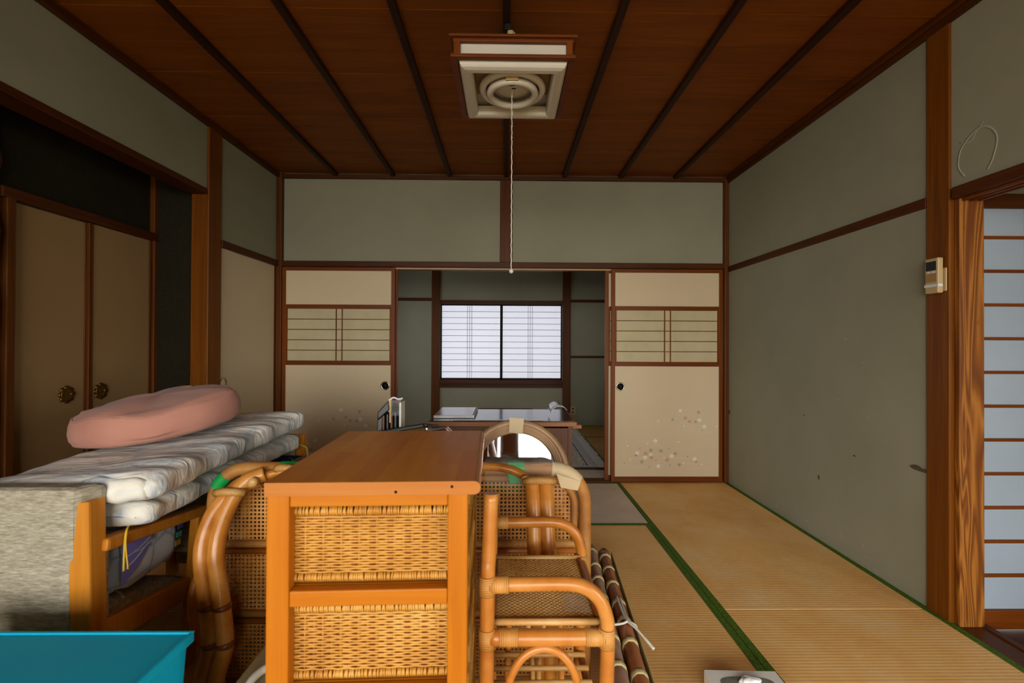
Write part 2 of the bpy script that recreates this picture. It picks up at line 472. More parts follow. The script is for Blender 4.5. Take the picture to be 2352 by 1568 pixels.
        if solid:
            q = ob.modifiers.new('thick', 'SOLIDIFY'); q.thickness = solid; q.offset = 0
        if bevel:
            q = ob.modifiers.new('edge', 'BEVEL'); q.width = bevel; q.segments = 2; q.limit_method = 'ANGLE'
        if kind: ob['kind'] = kind
        return ob

def B(*a): return MB().box(*a)
def tag(o, label, cat, group=None):
    o['label'] = label; o['category'] = cat
    if group: o['group'] = group
    return o
def thing(name, loc, label, cat, rz=0, group=None):
    o = D.objects.new(name, None); COL.objects.link(o); o.location = loc; o.rotation_euler = (0, 0, rz)
    o.empty_display_size = 0.05; ORG[o.name] = tuple(loc)
    return tag(o, label, cat, group)
def struct(name, mb, mats, label, cat='structure', bevel=0):
    o = mb.build(name, mats, None, bevel); o['kind'] = 'structure'; tag(o, label, cat); return o
def sthing(name, loc, label, cat):
    o = thing(name, loc, label, cat); o['kind'] = 'structure'; return o
def spline(pts, n=8, closed=False):
    P = [Vector(p) for p in pts]; out = []
    m = len(P) if closed else len(P) - 1
    for i in range(m):
        if closed: a, b, c, d = P[i - 1], P[i], P[(i + 1) % len(P)], P[(i + 2) % len(P)]
        else: a, b, c, d = P[max(i - 1, 0)], P[i], P[i + 1], P[min(i + 2, len(P) - 1)]
        for k in range(n):
            t = k / n
            out.append(0.5 * ((2 * b) + (c - a) * t + (2 * a - 5 * b + 4 * c - d) * t * t + (3 * b - a - 3 * c + d) * t ** 3))
    if not closed: out.append(P[-1])
    return out

# ================================================================== the room
XL, XR, YB, YF, ZC = -1.86, 1.82, 3.73, -3.60, 2.51
YA = -0.90      # behind this line an unseen bay is added for light from rear-left
# ---- floor: base slab + tatami mats
floor = sthing('floor', (0, 1, 0), 'tatami floor of straw mats with green cloth borders', 'floor')
MB().box(XL - 0.4, XR + 0.06, YF - 0.05, 6.35, -0.06, -0.021).box(-4.1, XL - 0.4, YF - 0.05, YA, -0.06, -0.021).build('subfloor', 'batten', floor)
HW = 0.031
def mat_piece(x0, x1, y0, y1, along, m, edges=(1, 1)):
    """along = axis of the long side, which carries the cloth borders"""
    g = 0.0015
    o = B(x0 + g, x1 - g, y0 + g, y1 - g, -0.02, 0.0).build('tatami_mat', m, floor, 0.003)
    for e in (0, 1):
        if not edges[e]: continue
        if along == 'Y':
            a = x0 + g if e == 0 else x1 - HW
            B(a, a + HW - g, y0 + g, y1 - g, -0.018, 0.0016).build('border', 'heri', o)
        else:
            a = y0 + g if e == 0 else y1 - HW
            B(x0 + g, x1 - g, a, a + HW - g, -0.018, 0.0016).build('border', 'heri', o)
mat_piece(0.905, XR, 1.93, YB - 0.02, 'Y', 'tatY')
mat_piece(0.905, XR, 0.12, 1.93, 'Y', 'tatY')
mat_piece(0.905, XR, YF, 0.12, 'Y', 'tatY')
mat_piece(-0.93, 0.905, 2.83, YB - 0.02, 'X', 'tatX')
mat_piece(-0.012, 0.905, 1.01, 2.83, 'Y', 'tatY')
mat_piece(-0.93, -0.012, 1.01, 2.83, 'Y', 'tatY')
mat_piece(-0.93, 0.905, 0.10, 1.01, 'X', 'tatX')
mat_piece(-0.93, 0.905, YF, 0.10, 'X', 'tatX')
mat_piece(XL - 0.03, -0.93, 1.93, YB - 0.02, 'Y', 'tatY')
mat_piece(XL, -0.93, 0.12, 1.93, 'Y', 'tatY')
mat_piece(XL, -0.93, YF, 0.12, 'Y', 'tatY')
mat_piece(-2.78, XL, YF, YA, 'Y', 'tatY')
mat_piece(-4.05, -2.78, YF, YA, 'Y', 'tatY')
# far room mats
mat_piece(-0.9, 0.93, 3.80, 4.69, 'X', 'tatX')
mat_piece(-0.9, 0.93, 4.69, 5.51, 'X', 'tatB')
mat_piece(-0.9, XR, 5.51, 6.30, 'X', 'tatB')
mat_piece(0.93, XR, 3.80, 5.51, 'Y', 'tatB')
mat_piece(XL, -0.9, 3.80, 6.30, 'Y', 'tatB')
# door track between the rooms
tr = sthing('trim_1', (0, YB, 0), 'brown wooden door track on the floor between the two rooms', 'door track')
B(XL, XR, YB - 0.02, YB + 0.07, -0.02, 0.003).build('track', 'darkX', tr)
for yy in (YB - 0.012, YB + 0.024, YB + 0.06): B(XL, XR, yy - 0.006, yy + 0.006, 0.003, 0.008).build('ridge', 'frameX', tr)

# ---- ceiling: cross boards lapped, battens below
ceil = sthing('ceiling', (0, 1, ZC), 'brown wooden board ceiling with dark battens running to the far wall', 'ceiling')
y = YF; k = 0
while y < YB - 0.01:
    y2 = min(y + 0.457, YB)
    MB().hexa([(XL, y, ZC), (XR, y, ZC), (XR, y2 + 0.01, ZC + 0.0015), (XL, y2 + 0.01, ZC + 0.0015),
               (XL, y, ZC + 0.012), (XR, y, ZC + 0.012), (XR, y2 + 0.01, ZC + 0.016), (XL, y2 + 0.01, ZC + 0.016)]).build('ceiling_board', 'ceil', ceil)
    y += 0.457
for x in (-1.385, -0.925, -0.465, -0.004, 0.47, 0.93, 1.38):
    B(x - 0.016, x + 0.016, YF, YB, ZC - 0.028, ZC - 0.001).build('ceiling_batten', 'batten', ceil, 0.003)
B(-4.15, XR + 1.2, YF - 0.1, 6.4, ZC + 0.03, ZC + 0.08).build('roof_slab', 'batten', ceil)
B(XL, XR, YB + 0.06, 6.3, ZC, ZC + 0.02).build('far_room_board', 'ceil', ceil)
B(-4.05, XL, YF, YA, ZC, ZC + 0.02).build('added_bay_board', 'ceil', ceil)

# ---- back wall with the opening to the next room
B_ = struct('wall_back', B(XL, XR, YB, YB + 0.05, 1.76, ZC), 'plaster', 'green plaster wall above the sliding doors at the end of the room', 'wall')
struct('trim_2', B(XL, XR, YB - 0.03, YB, ZC - 0.045, ZC - 0.012), 'darkX', 'dark wooden ceiling moulding above the sliding doors', 'moulding', 0.003)
nb = sthing('trim_3', (0, YB, 1.75), 'dark wooden rail over the sliding doors', 'door rail')
B(XL, XR, YB - 0.035, YB + 0.07, 1.748, 1.792).build('rail', 'darkX', nb, 0.003)
B(XL, XR, YB + 0.012, YB + 0.022, 1.735, 1.748).build('ridge', 'palewood', nb)
B(XL, XR, YB + 0.05, YB + 0.07, 1.735, 1.748).build('ridge', 'frameX', nb)
struct('trim_4', B(-0.053, 0.047, YB - 0.022, YB, 1.792, ZC - 0.045), 'pillar_dark', 'short wooden post on the wall above the open doorway', 'post', 0.004)
struct('trim_5', B(XL, XL + 0.045, YB - 0.04, YB + 0.05, 0.003, ZC), 'pillar_dark', 'dark corner post beside the closet door and flowered sliding door', 'post', 0.004)
struct('trim_6', B(XR - 0.035, XR, YB - 0.04, YB + 0.05, 0.003, ZC), 'pillar_dark', 'dark corner post where the long green wall meets the flowered door', 'post', 0.004)

# ---- flowered sliding doors
FL_W = [(549, 1030, 14), (683, 1095, 17), (718, 1140, 17), (376, 1240, 17), (250, 1325, 18), (345, 1335, 14), (305, 1355, 18), (490, 1345, 18), (397, 1415, 17), (650, 1365, 17)]
FL_G = [(677, 1042, 14), (497, 1093, 14), (656, 1108, 12), (345, 1305, 15), (415, 1310, 16), (515, 1328, 14), (240, 1340, 12), (282, 1385, 15), (543, 1405, 15), (660, 1385, 12)]
FL_R = [(584, 1082, 15), (613, 1105, 14), (308, 1328, 18), (349, 1356, 16), (457, 1372, 17)]
PT_W = [(396, 1103), (573, 1135), (183, 1276), (537, 1246), (204, 1370), (697, 1405), (322, 1258), (572, 1393), (803, 1138), (437, 1358)]
PT_G = [(268, 1290), (468, 1292), (600, 1350), (335, 1420), (478, 1408), (160, 1394), (380, 1375), (704, 1166)]
ST_W = [(440, 530, 1092), (560, 800, 1130), (620, 760, 1168), (330, 430, 1280), (180, 300, 1358), (500, 620, 1362), (230, 480, 1415), (130, 300, 1418), (580, 720, 1395), (600, 800, 1430), (360, 410, 1262), (640, 790, 1180)]
def flower_print(x0, yf, sh):
    m = MB(); s = 0.00118
    def pos(a, b): return x0 + 0.035 + (a - 98 + sh) * s, 0.05 + (1485 - b) * s
    def ell(cx, cz, rx, rz, an, mi):
        pts = []
        for k in range(8):
            t = -2 * PI * k / 8; u, w = rx * math.cos(t), rz * math.sin(t)
            pts.append((cx + u * math.cos(an) - w * math.sin(an), yf, cz + u * math.sin(an) + w * math.cos(an)))
        m.poly(pts, -0.0004, (0, 1, 0), mi)
    for mi, L in ((0, FL_W), (1, FL_G), (2, FL_R)):
        for a, b, r in L:
            cx, cz = pos(a, b); rr = r * s; ph = random.random() * 6
            for k in range(5):
                an = ph + k * 2 * PI / 5
                ell(cx + math.cos(an) * rr * 0.55, cz + math.sin(an) * rr * 0.5, rr * 0.42, rr * 0.24, an, mi)
    for mi, L in ((0, PT_W), (1, PT_G)):
        for a, b in L:
            cx, cz = pos(a, b); ell(cx, cz, 0.008, 0.004, random.random() * 3, mi)
    for a, b, c in ST_W:
        p, z = pos(a, c); q, _ = pos(b, c); n = 10
        q = min(q, x0 + 0.87)
        P = [(p + (q - p) * i / n, yf - 0.0004, z + 0.004 * math.sin(i * 0.9 + a)) for i in range(n + 1)]
        m.tube(P, 0.0011, 4, mi=0, sx=0.4)
    return m
def fusuma(name, x0, x1, y0, label, handle, sh, back=False):
    y1 = y0 + 0.022; fw_ = 0.03
    d = sthing(name, ((x0 + x1) / 2, (y0 + y1) / 2, 0.008), label, 'sliding door')
    for xa_ in (x0, x1 - fw_): B(xa_, xa_ + fw_, y0, y1, 0.008, 1.742).build('stile', 'frameZ', d, 0.002)
    for za, zb in ((0.008, 0.048), (1.714, 1.742)): B(x0 + fw_, x1 - fw_, y0, y1, za, zb).build('end_rail', 'frameX', d, 0.002)
    B(x0 + fw_, x1 - fw_, y0 + 0.005, y1 - 0.005, 0.048, 0.948).build('lower_panel', 'fusuma', d)
    B(x0 + fw_, x1 - fw_, y0 + 0.005, y1 - 0.005, 1.44, 1.714).build('upper_panel', 'fusuma', d)
    for za, zb in ((0.948, 0.985), (1.405, 1.44)):
        B(x0 + fw_, x1 - fw_, y0 + 0.001, y1 - 0.001, za, zb).build('cross_rail', 'frameX', d, 0.002)
    B(x0 + fw_, x1 - fw_, y0 + 0.010, y1 - 0.009, 0.985, 1.405).build('lattice_paper', 'lattice_paper', d)
    MB().box(x0 + fw_, x0 + fw_ + 0.012, y0 + 0.003, y1 - 0.005, 0.985, 1.405).box(x1 - fw_ - 0.012, x1 - fw_, y0 + 0.003, y1 - 0.005, 0.985, 1.405).build('lattice_edge', 'frameZ', d)
    for i in range(4):
        z = 0.985 + 0.42 * (i + 1) / 5
        B(x0 + fw_ + 0.012, x1 - fw_ - 0.012, y0 + 0.005, y0 + 0.010, z - 0.003, z + 0.003).build('lattice_bar', 'kumiko', d)
    xc = x0 + fw_ + (x1 - x0 - 2 * fw_) * 0.505
    for dx in (-0.024, 0.024):
        B(xc + dx - 0.004, xc + dx + 0.004, y0 + 0.004, y0 + 0.010, 0.985, 1.405).build('lattice_upright', 'frameZ', d)
    if not back:
        hx = x0 + 0.075 if handle == 'l' else x1 - 0.075
        h = MB().lathe([(0.034, 0.0), (0.036, -0.003), (0.030, -0.004), (0.026, -0.002), (0.026, 0.0)], (hx, y0 + 0.005, 0.782), 'Y', 32).build('door_pull', 'chrome', d)
        MB().lathe([(0.026, -0.001), (0.002, -0.0012)], (hx, y0 + 0.004, 0.782), 'Y', 24).build('pull_cup', 'blackmatte', h)
        flower_print(x0, y0 + 0.0045, sh).build('flower_print', ['flW', 'flG', 'flR'], d)
    return d
fusuma('door_1', 0.862, 1.776, YB - 0.024, 'flowered sliding door beside the long green wall, bottom edge in view', 'l', 0)
fusuma('door_2', 0.818, 1.730, YB + 0.018, 'second sliding door, only its edge shows behind the flowered door', 'l', 0, True)
fusuma('door_3', -1.815, -0.905, YB - 0.024, 'flowered sliding door behind the quilts, next to the closet', 'r', -75)
fusuma('door_4', -1.80, -0.893, YB + 0.018, 'second sliding door tucked behind the flowered door near the quilts', 'r', 0, True)

# ---- left wall: closet door, pillar, alcove with low closet doors
struct('wall_left', B(XL - 0.05, XL, 2.97, YB, 1.79, ZC).box(XL - 0.35, XL - 0.045, 2.96, YB, 0.0, ZC), 'plaster', 'short green plaster wall above the plain closet door', 'wall')
struct('trim_7', B(XL - 0.03, XL + 0.02, 2.97, YB - 0.035, 1.745, 1.792), 'darkY', 'dark rail above the plain closet door', 'door rail', 0.003)
cd = sthing('door_5', (XL, 3.35, 0.0), 'plain pale closet door between the big pillar and the room corner', 'closet door')
B(XL - 0.03, XL - 0.004, 2.985, 3.69, 0.02, 1.745).build('panel', 'fusuma', cd)
MB().box(XL - 0.03, XL + 0.002, 3.675, 3.69, 0.0, 1.745).box(XL - 0.03, XL + 0.002, 2.972, 2.987, 0.0, 1.745).build('edge', 'pillar_dark', cd)
MB().lathe([(0.036, 0.0), (0.036, 0.004), (0.028, 0.004), (0.026, 0.001)], (XL - 0.004, 3.025, 0.86), 'X', 28).build('door_pull', 'chrome', cd)
struct('trim_8', B(XL - 0.095, XL + 0.015, 2.84, 2.97, 0, ZC), 'pillar', 'stout orange wooden pillar between the dark alcove and the closet door', 'pillar', 0.006)
struct('trim_9', B(XL, XL + 0.03, YA, YB - 0.03, ZC - 0.045, ZC - 0.012), 'darkY', 'dark ceiling moulding above the alcove', 'moulding', 0.003)
struct('wall_alcove_header', B(XL - 0.10, XL, YA, 2.84, 2.075, ZC), 'plaster', 'green plaster wall hanging above the dark alcove', 'wall')
struct('trim_10', B(XL - 0.11, XL + 0.008, YA, 2.84, 2.045, 2.08), 'darkY', 'thin dark lintel under the plaster over the alcove', 'lintel', 0.003)
struct('wall_alcove_side', B(-2.25, XL - 0.07, 2.86, 2.90, 0, ZC), 'black_plaster', 'black sand plaster strip beside the orange pillar', 'wall')
struct('wall_alcove_back', B(-2.26, -2.20, 1.98, 2.86, 1.795, ZC).box(-2.30, -2.23, 1.98, 2.86, 0, 1.80), 'black_plaster', 'black sand plaster wall above the brass-handled closet doors', 'wall')
struct('ceiling_alcove', B(-2.8, XL - 0.10, YA, 2.90, 2.30, 2.32), 'ceil', 'board ceiling inside the dark alcove', 'ceiling')
struct('trim_11', B(-2.235, -2.165, 1.98, 2.86, 1.752, 1.80), 'darkY', 'dark red rail over the brass-handled closet doors', 'door rail', 0.003)
struct('trim_12', B(-2.205, -2.17, 2.832, 2.862, 0, 2.30), 'pillar_dark', 'thin dark corner post at the end of the alcove closet', 'post', 0.003)
def closet_door(name, y0, y1, x, label, hy):
    d = sthing(name, (x, (y0 + y1) / 2, 0.05), label, 'closet door')
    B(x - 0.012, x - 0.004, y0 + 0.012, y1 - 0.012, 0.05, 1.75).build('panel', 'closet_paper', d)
    MB().box(x - 0.016, x + 0.002, y0, y0 + 0.022, 0.05, 1.752).box(x - 0.016, x + 0.002, y1 - 0.022, y1, 0.05, 1.752).build('stile', 'pillar_dark', d, 0.002)
    m = MB()
    for k in range(8):
        an = k * PI / 4
        m.lathe([(0.0, 0.006), (0.012, 0.005), (0.014, 0.0)], (x - 0.003, hy + 0.030 * math.cos(an), 0.862 + 0.032 * math.sin(an)), 'X', 12)
    m.lathe([(0.033, 0.0), (0.033, 0.006), (0.026, 0.007), (0.018, 0.003), (0.008, 0.006), (0.0, 0.006)], (x - 0.003, hy, 0.862), 'X', 28)
    m.build('door_pull', 'brass', d)
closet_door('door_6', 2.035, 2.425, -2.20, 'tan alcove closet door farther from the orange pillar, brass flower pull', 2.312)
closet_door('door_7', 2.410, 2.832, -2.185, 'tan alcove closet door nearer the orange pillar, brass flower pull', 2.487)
struct('trim_13', B(-2.215, -2.165, 2.0, 2.036, 0, 1.755), 'pillar_dark', 'dark post at the outer edge of the alcove closet', 'post', 0.003)
m = MB(); lp = [(-2.195 + 0.006 * math.sin(i * 1.7), 1.935 + 0.006 * math.cos(i * 2.3), i * 0.1) for i in range(23)]
m.tube(lp, [0.040 + 0.006 * math.sin(i * 2.1) for i in range(23)], 14)
struct('trim_14', m, 'pillar_dark', 'rough natural log post at the edge of the alcove', 'post')
struct('wall_alcove_recess', B(-2.80, -2.75, YA, 1.98, 0, 2.32).box(-2.75, -2.2, 1.96, 2.0, 0, 2.32), 'black_plaster', 'black plaster back wall of the deep alcove', 'wall')
struct('wall_added_bay', B(-4.1, -4.05, YF, YA, 0, ZC).box(-4.05, XL, YA, YA + 0.05, 0, ZC), 'plaster', 'green plaster walls of the unseen bay added to let in more daylight', 'wall')  # bay out of view, added so daylight reaches the long wall and floor
struct('floor_alcove', B(-2.8, XL, YA + 0.05, 2.86, -0.05, 0.02), 'darkY', 'dark boards on the alcove floor', 'floor')

# ---- right wall
wr = struct('wall_right', B(XR, XR + 0.06, 1.93, YB + 0.05, -0.06, ZC), 'plaster', 'long green plaster wall beside the bare tatami', 'wall')
struct('trim_15', B(XR - 0.012, XR + 0.01, 1.938, YB - 0.04, 1.722, 1.766), 'darkY', 'thin wooden rail along the long green wall', 'rail', 0.003)
struct('trim_16', B(XR - 0.03, XR, YF, YB - 0.03, ZC - 0.035, ZC - 0.008).box(XR - 0.016, XR, YF, YB - 0.03, ZC - 0.06, ZC - 0.035), 'darkY', 'stepped dark ceiling moulding above the long green wall', 'moulding', 0.002)
struct('trim_17', B(XR - 0.010, XR + 0.10, 1.835, 1.938, -0.02, ZC), 'pillar', 'orange pillar carrying the small remote control', 'pillar', 0.005)
struct('trim_18', B(XR + 0.010, XR + 0.112, 1.812, 1.834, -0.02, 1.74), 'bold', 'door jamb with bold flame grain beside the paper screen', 'jamb', 0.003)
struct('wall_right_header', B(XR, XR + 0.06, YF, 1.835, 1.765, ZC).box(XR, XR + 0.06, YF, -1.0, -0.05, 1.765), 'plaster', 'green plaster above the corridor opening, with chalky ring mark', 'wall')
kb = sthing('trim_19', (XR, 0, 1.72), 'wooden rail over the corridor opening', 'door rail')
B(XR - 0.015, XR + 0.12, YF, 1.82, 1.722, 1.768).build('rail', 'darkY', kb, 0.003)
for dx in (0.02, 0.05, 0.085): B(XR + dx, XR + dx + 0.012, YF, 1.82, 1.712, 1.722).build('ridge', 'frameZ', kb)
sl = sthing('trim_20', (XR, 0, 0), 'wooden sill along the corridor opening', 'sill')
B(XR + 0.005, XR + 0.14, YF, 1.835, -0.05, -0.004).build('sill_board', 'pillar_dark', sl, 0.003)
for dx in (0.10,): B(XR + dx, XR + dx + 0.012, YF, 1.80, -0.004, 0.002).build('ridge', 'darkY', sl)
ring = spline([(XR - 0.0005, 1.812 - a, z) for a, z in ((0.03, 1.80), (0.005, 1.85), (0.02, 1.92), (0.08, 1.965), (0.125, 1.95), (0.15, 1.90), (0.135, 1.83), (0.115, 1.795))], 6)
mk = MB().tube(ring, [0.005] * len(ring), 6, sx=1.0)
mk.tube(spline([(XR - 0.0005, 1.80, 1.94), (XR - 0.0005, 1.76, 1.93), (XR - 0.0005, 1.73, 1.965), (XR - 0.0005, 1.71, 1.985)], 5), 0.0035, 6)
mk2 = MB()
for v in mk.v: mk2.v.append((XR - 0.0006 + (v[0] - XR) * 0.08, v[1], v[2]))
mk2.f, mk2.uv, mk2.sm, mk2.mi = mk.f, mk.uv, mk.sm, mk.mi
o = mk2.build('ring_mark', 'scuff'); o.parent = D.objects['wall_right_header']
# torn plaster flakes on the long wall
for yy, zz, ln, hh in ((1.995, 0.585, 0.030, 0.012), (1.955, 0.582, 0.02, 0.010), (3.69, 0.58, 0.03, 0.022), (2.62, 0.36, 0.006, 0.016), (2.75, 0.70, 0.004, 0.005), (2.35, 0.55, 0.006, 0.004)):
    pts = [(XR - 0.0005, yy + ln * math.cos(a) * (0.8 + 0.3 * random.random()), zz + hh * math.sin(a) * (0.7 + 0.5 * random.random())) for a in [i * PI / 4 for i in range(8)]]
    q = MB().poly(pts, 0.004, (-1, 0, 0.2)).build('plaster_flake', 'tear'); q.parent = wr
for k in range(16):
    yy = random.uniform(2.0, 3.6); zz = random.choice([random.uniform(0.01, 0.12), random.uniform(0.3, 1.2)]); r = random.uniform(0.003, 0.008)
    pts = [(XR - 0.0003, yy + r * 2 * math.cos(a) * random.uniform(0.6, 1.2), zz + r * math.sin(a)) for a in [i * PI / 3 for i in range(6)]]
    q = MB().poly(pts, 0.0008, (-1, 0, 0)).build('plaster_chip', 'scuff'); q.parent = wr

# ---- corridor with the paper screen
struct('floor_corridor', B(XR + 0.14, 2.9, YF, 1.9, -0.09, -0.05), 'darkY', 'dark board floor of the corridor', 'floor')
struct('ceiling_corridor', B(XR + 0.06, 2.95, YF, 1.95, 2.30, 2.33), 'ceil', 'board ceiling of the corridor', 'ceiling')
struct('wall_corridor', B(XR + 0.06, 2.95, 1.90, 1.95, 1.75, 2.33).box(2.88, 2.95, -0.5, 1.95, -0.09, 2.33).box(2.88, 2.95, YF, -2.7, -0.09, 2.33).box(2.88, 2.95, -2.7, -0.5, 1.95, 2.33), 'plaster', 'green plaster wall around the corridor end', 'wall')
sh = sthing('door_8', (2.36, 1.875, -0.045), 'white paper screen door with thin horizontal bars at the corridor end', 'paper screen')
X0, X1 = 1.925, 2.85
MB().box(X0, X0 + 0.03, 1.86, 1.885, -0.045, 1.76).box(X1 - 0.03, X1, 1.86, 1.885, -0.045, 1.76).build('stile', 'frameZ', sh, 0.002)
B(X0 + 0.03, X1 - 0.03, 1.86, 1.885, -0.045, 0.033).build('bottom_rail', 'frameX', sh, 0.002)
B(X0 + 0.03, X1 - 0.03, 1.86, 1.885, 1.70, 1.76).build('top_rail', 'darkX', sh, 0.002)
for i in range(12):
    za = 0.033 + i * 0.1405; zb = min(za + 0.1405, 1.70)
    B(X0 + 0.03, X1 - 0.03, 1.874, 1.876, za, zb).build('paper_pane', 'shoji', sh)
    if i: B(X0 + 0.03, X1 - 0.03, 1.866, 1.874, za - 0.0065, za + 0.0065).build('lattice_bar', 'frameX', sh)
for i in range(1, 4):
    xx = X0 + 0.03 + (X1 - X0 - 0.06) * i / 4
    B(xx - 0.005, xx + 0.005, 1.868, 1.874, 0.033, 1.70).build('lattice_upright', 'frameZ', sh)

# ---- unseen wall and garden window behind the camera, added corridor windows, garden
def glazed(name, axis, a0, a1, z0, z1, c, n, label):
    w = sthing(name, ((a0 + a1) / 2, c, z0) if axis == 'X' else (c, (a0 + a1) / 2, z0), label, 'window')
    def bb(p, q, za, zb, t=0.02):
        return (p, q, c - t, c + t, za, zb) if axis == 'X' else (c - t, c + t, p, q, za, zb)
    f = MB().box(*bb(a0, a1, z0, z0 + 0.03)).box(*bb(a0, a1, z1 - 0.03, z1)).box(*bb(a0, a0 + 0.03, z0, z1)).box(*bb(a1 - 0.03, a1, z0, z1))
    f.build('frame', 'pillar_dark', w)
    for i in range(n):
        p = a0 + 0.03 + (a1 - a0 - 0.06) * i / n; q = a0 + 0.03 + (a1 - a0 - 0.06) * (i + 1) / n
        s = MB().box(*bb(p, p + 0.035, z0 + 0.03, z1 - 0.03, 0.012)).box(*bb(q - 0.035, q, z0 + 0.03, z1 - 0.03, 0.012)).box(*bb(p, q, z0 + 0.03, z0 + 0.10, 0.012)).box(*bb(p, q, z1 - 0.07, z1 - 0.03, 0.012))
        s = s.build('sash', 'pillar_dark', w)
        B(*bb(p + 0.035, q - 0.035, z0 + 0.10, z1 - 0.07, 0.0015)).build('pane', 'pane', s)
struct('wall_front', B(-4.1, XR + 1.2, YF - 0.06, YF, 2.40, ZC).box(-4.1, -3.80, YF - 0.06, YF, -0.06, 2.40).box(1.68, XR + 0.20, YF - 0.06, YF, -0.06, 2.40).box(XR + 0.14, 2.95, YF - 0.06, YF, -0.06, 2.33), 'plaster', 'plaster wall around the garden window', 'wall')
glazed('window_5', 'Y', -2.7, -0.5, -0.05, 1.95, 2.91, 4, 'unseen row of sliding glass doors added along the corridor for daylight')  # glazing out of view, added to throw daylight on the floor
glazed('window_3', 'X', -3.80, 1.68, 0.02, 2.40, YF - 0.03, 6, 'unseen sliding garden window with wooden sashes, enlarged for daylight')  # out of view; size and place invented to light the room
struct('trim_27', B(-0.09, 0.21, YF - 0.10, YF + 0.02, -0.06, 2.41), 'pillar_dark', 'wide dark post added in the unseen garden window for the mirror reflection', 'post', 0.005)  # unseen post, added to put a dark band into the mirror image
struct('ground', MB().box(-14, 14, -16, YF - 0.3, -0.45, -0.40).box(3.1, 14, YF - 0.3, 12, -0.45, -0.40), 'ground', 'bare garden ground outside the house', 'ground')

# ---- the far room
YE = 6.30
fr = struct('wall_far_room', MB().box(XL - 0.06, -0.905, YE, YE + 0.06, -0.06, ZC).box(0.775, XR + 0.06, YE, YE + 0.06, -0.06, ZC).box(-0.905, 0.775, YE, YE + 0.06, 1.69, ZC)
            .box(-0.905, 0.775, YE, YE + 0.06, 0.235, 0.62).box(-0.905, -0.495, YE, YE + 0.06, -0.06, 0.235).box(0.37, 0.775, YE, YE + 0.06, -0.06, 0.235).box(-0.495, 0.37, YE, YE + 0.06, -0.06, 0.0), 'plaster', 'green plaster wall around the window of the far room', 'wall')
struct('wall_far_room_side', B(XL - 0.06, XL, YB + 0.05, YE, -0.06, ZC).box(XR, XR + 0.06, YB + 0.05, YE, -0.06, ZC), 'plaster', 'side walls of the far room', 'wall')
w4 = sthing('window_4', (XL, 5.0, 0.6), 'unseen glowing paper window added to brighten the far room', 'window')  # added out of view as fill light for the far room
MB().box(XL - 0.005, XL + 0.03, 4.17, 4.20, 0.6, 1.72).box(XL - 0.005, XL + 0.03, 5.80, 5.83, 0.6, 1.72).box(XL - 0.005, XL + 0.03, 4.2, 5.8, 0.6, 0.63).box(XL - 0.005, XL + 0.03, 4.2, 5.8, 1.69, 1.72).build('frame', 'darkY', w4)
B(XL + 0.002, XL + 0.006, 4.20, 5.80, 0.63, 1.69).build('paper', 'litpaper_fill', w4)
for i in range(1, 12): B(XL + 0.006, XL + 0.012, 4.20, 5.80, 0.63 + i * 1.06 / 12 - 0.003, 0.63 + i * 1.06 / 12 + 0.003).build('bar', 'blackmatte', w4)
struct('trim_21', B(-1.025, -0.912, YE - 0.03, YE, 0, ZC), 'pillar_dark', 'dark post on the closet side of the far window', 'post', 0.004)
struct('trim_22', B(0.782, 0.893, YE - 0.03, YE, 0, ZC), 'pillar_dark', 'dark post on the outlet side of the far window', 'post', 0.004)
struct('trim_23', B(XL, -1.025, YE - 0.015, YE, 1.715, 1.755), 'darkX', 'short upper rail left of the far window', 'rail')
struct('trim_24', B(0.893, XR, YE - 0.015, YE, 1.705, 1.745), 'darkX', 'short upper rail right of the far window', 'rail')
struct('trim_25', B(0.893, XR, YE - 0.015, YE, 0.935, 0.968), 'darkX', 'short middle rail right of the far window', 'rail')
w1 = sthing('window_1', (-0.065, YE, 0.53), 'bright backlit paper window with fine bars in the far room', 'window')
B(-0.912, 0.782, YE - 0.035, YE + 0.03, 1.672, 1.725).build('head', 'darkX', w1, 0.003)
B(-0.912, 0.782, YE - 0.05, YE + 0.03, 0.575, 0.632).build('sill', 'darkX', w1, 0.003)
B(-0.912, 0.782, YE - 0.028, YE + 0.03, 0.522, 0.573).build('apron', 'darkX', w1, 0.003)
for x0, x1 in ((-0.906, -0.065), (-0.065, 0.776)):
    s = MB().box(x0, x0 + 0.018, YE, YE + 0.02, 0.630, 1.690).box(x1 - 0.018, x1, YE, YE + 0.02, 0.630, 1.690).box(x0, x1, YE, YE + 0.02, 0.620, 0.655).box(x0, x1, YE, YE + 0.02, 1.655, 1.692)
    s = s.build('sash', 'blackmatte', w1)
    B(x0 + 0.018, x1 - 0.018, YE + 0.012, YE + 0.016, 0.655, 1.655).build('paper', 'litpaper', s)
    for i in range(1, 12):
        z = 0.655 + i / 12
        B(x0 + 0.018, x1 - 0.018, YE + 0.006, YE + 0.012, z - 0.0025, z + 0.0025).build('bar', 'blackmatte', s)
    xc = x0 + 0.40
    for dx in (-0.03, 0.0, 0.03):
        B(xc + dx - 0.0018, xc + dx + 0.0018, YE + 0.005, YE + 0.011, 0.655, 1.655).build('upright', 'blackmatte', s)
w2 = sthing('window_2', (-0.06, YE, 0.0), 'low bright floor window under the plaster in the far room', 'window')
MB().box(-0.497, 0.372, YE - 0.01, YE + 0.03, 0.222, 0.237).box(-0.497, -0.482, YE - 0.01, YE + 0.03, 0, 0.222).box(0.357, 0.372, YE - 0.01, YE + 0.03, 0, 0.222).box(-0.075, -0.05, YE - 0.01, YE + 0.02, 0, 0.222).build('frame', 'darkX', w2)
B(-0.482, -0.075, YE + 0.01, YE + 0.014, 0, 0.222).build('pane', 'litfrost', w2)
B(-0.05, 0.357, YE + 0.01, YE + 0.014, 0, 0.222).build('pane', 'litfrost', w2)
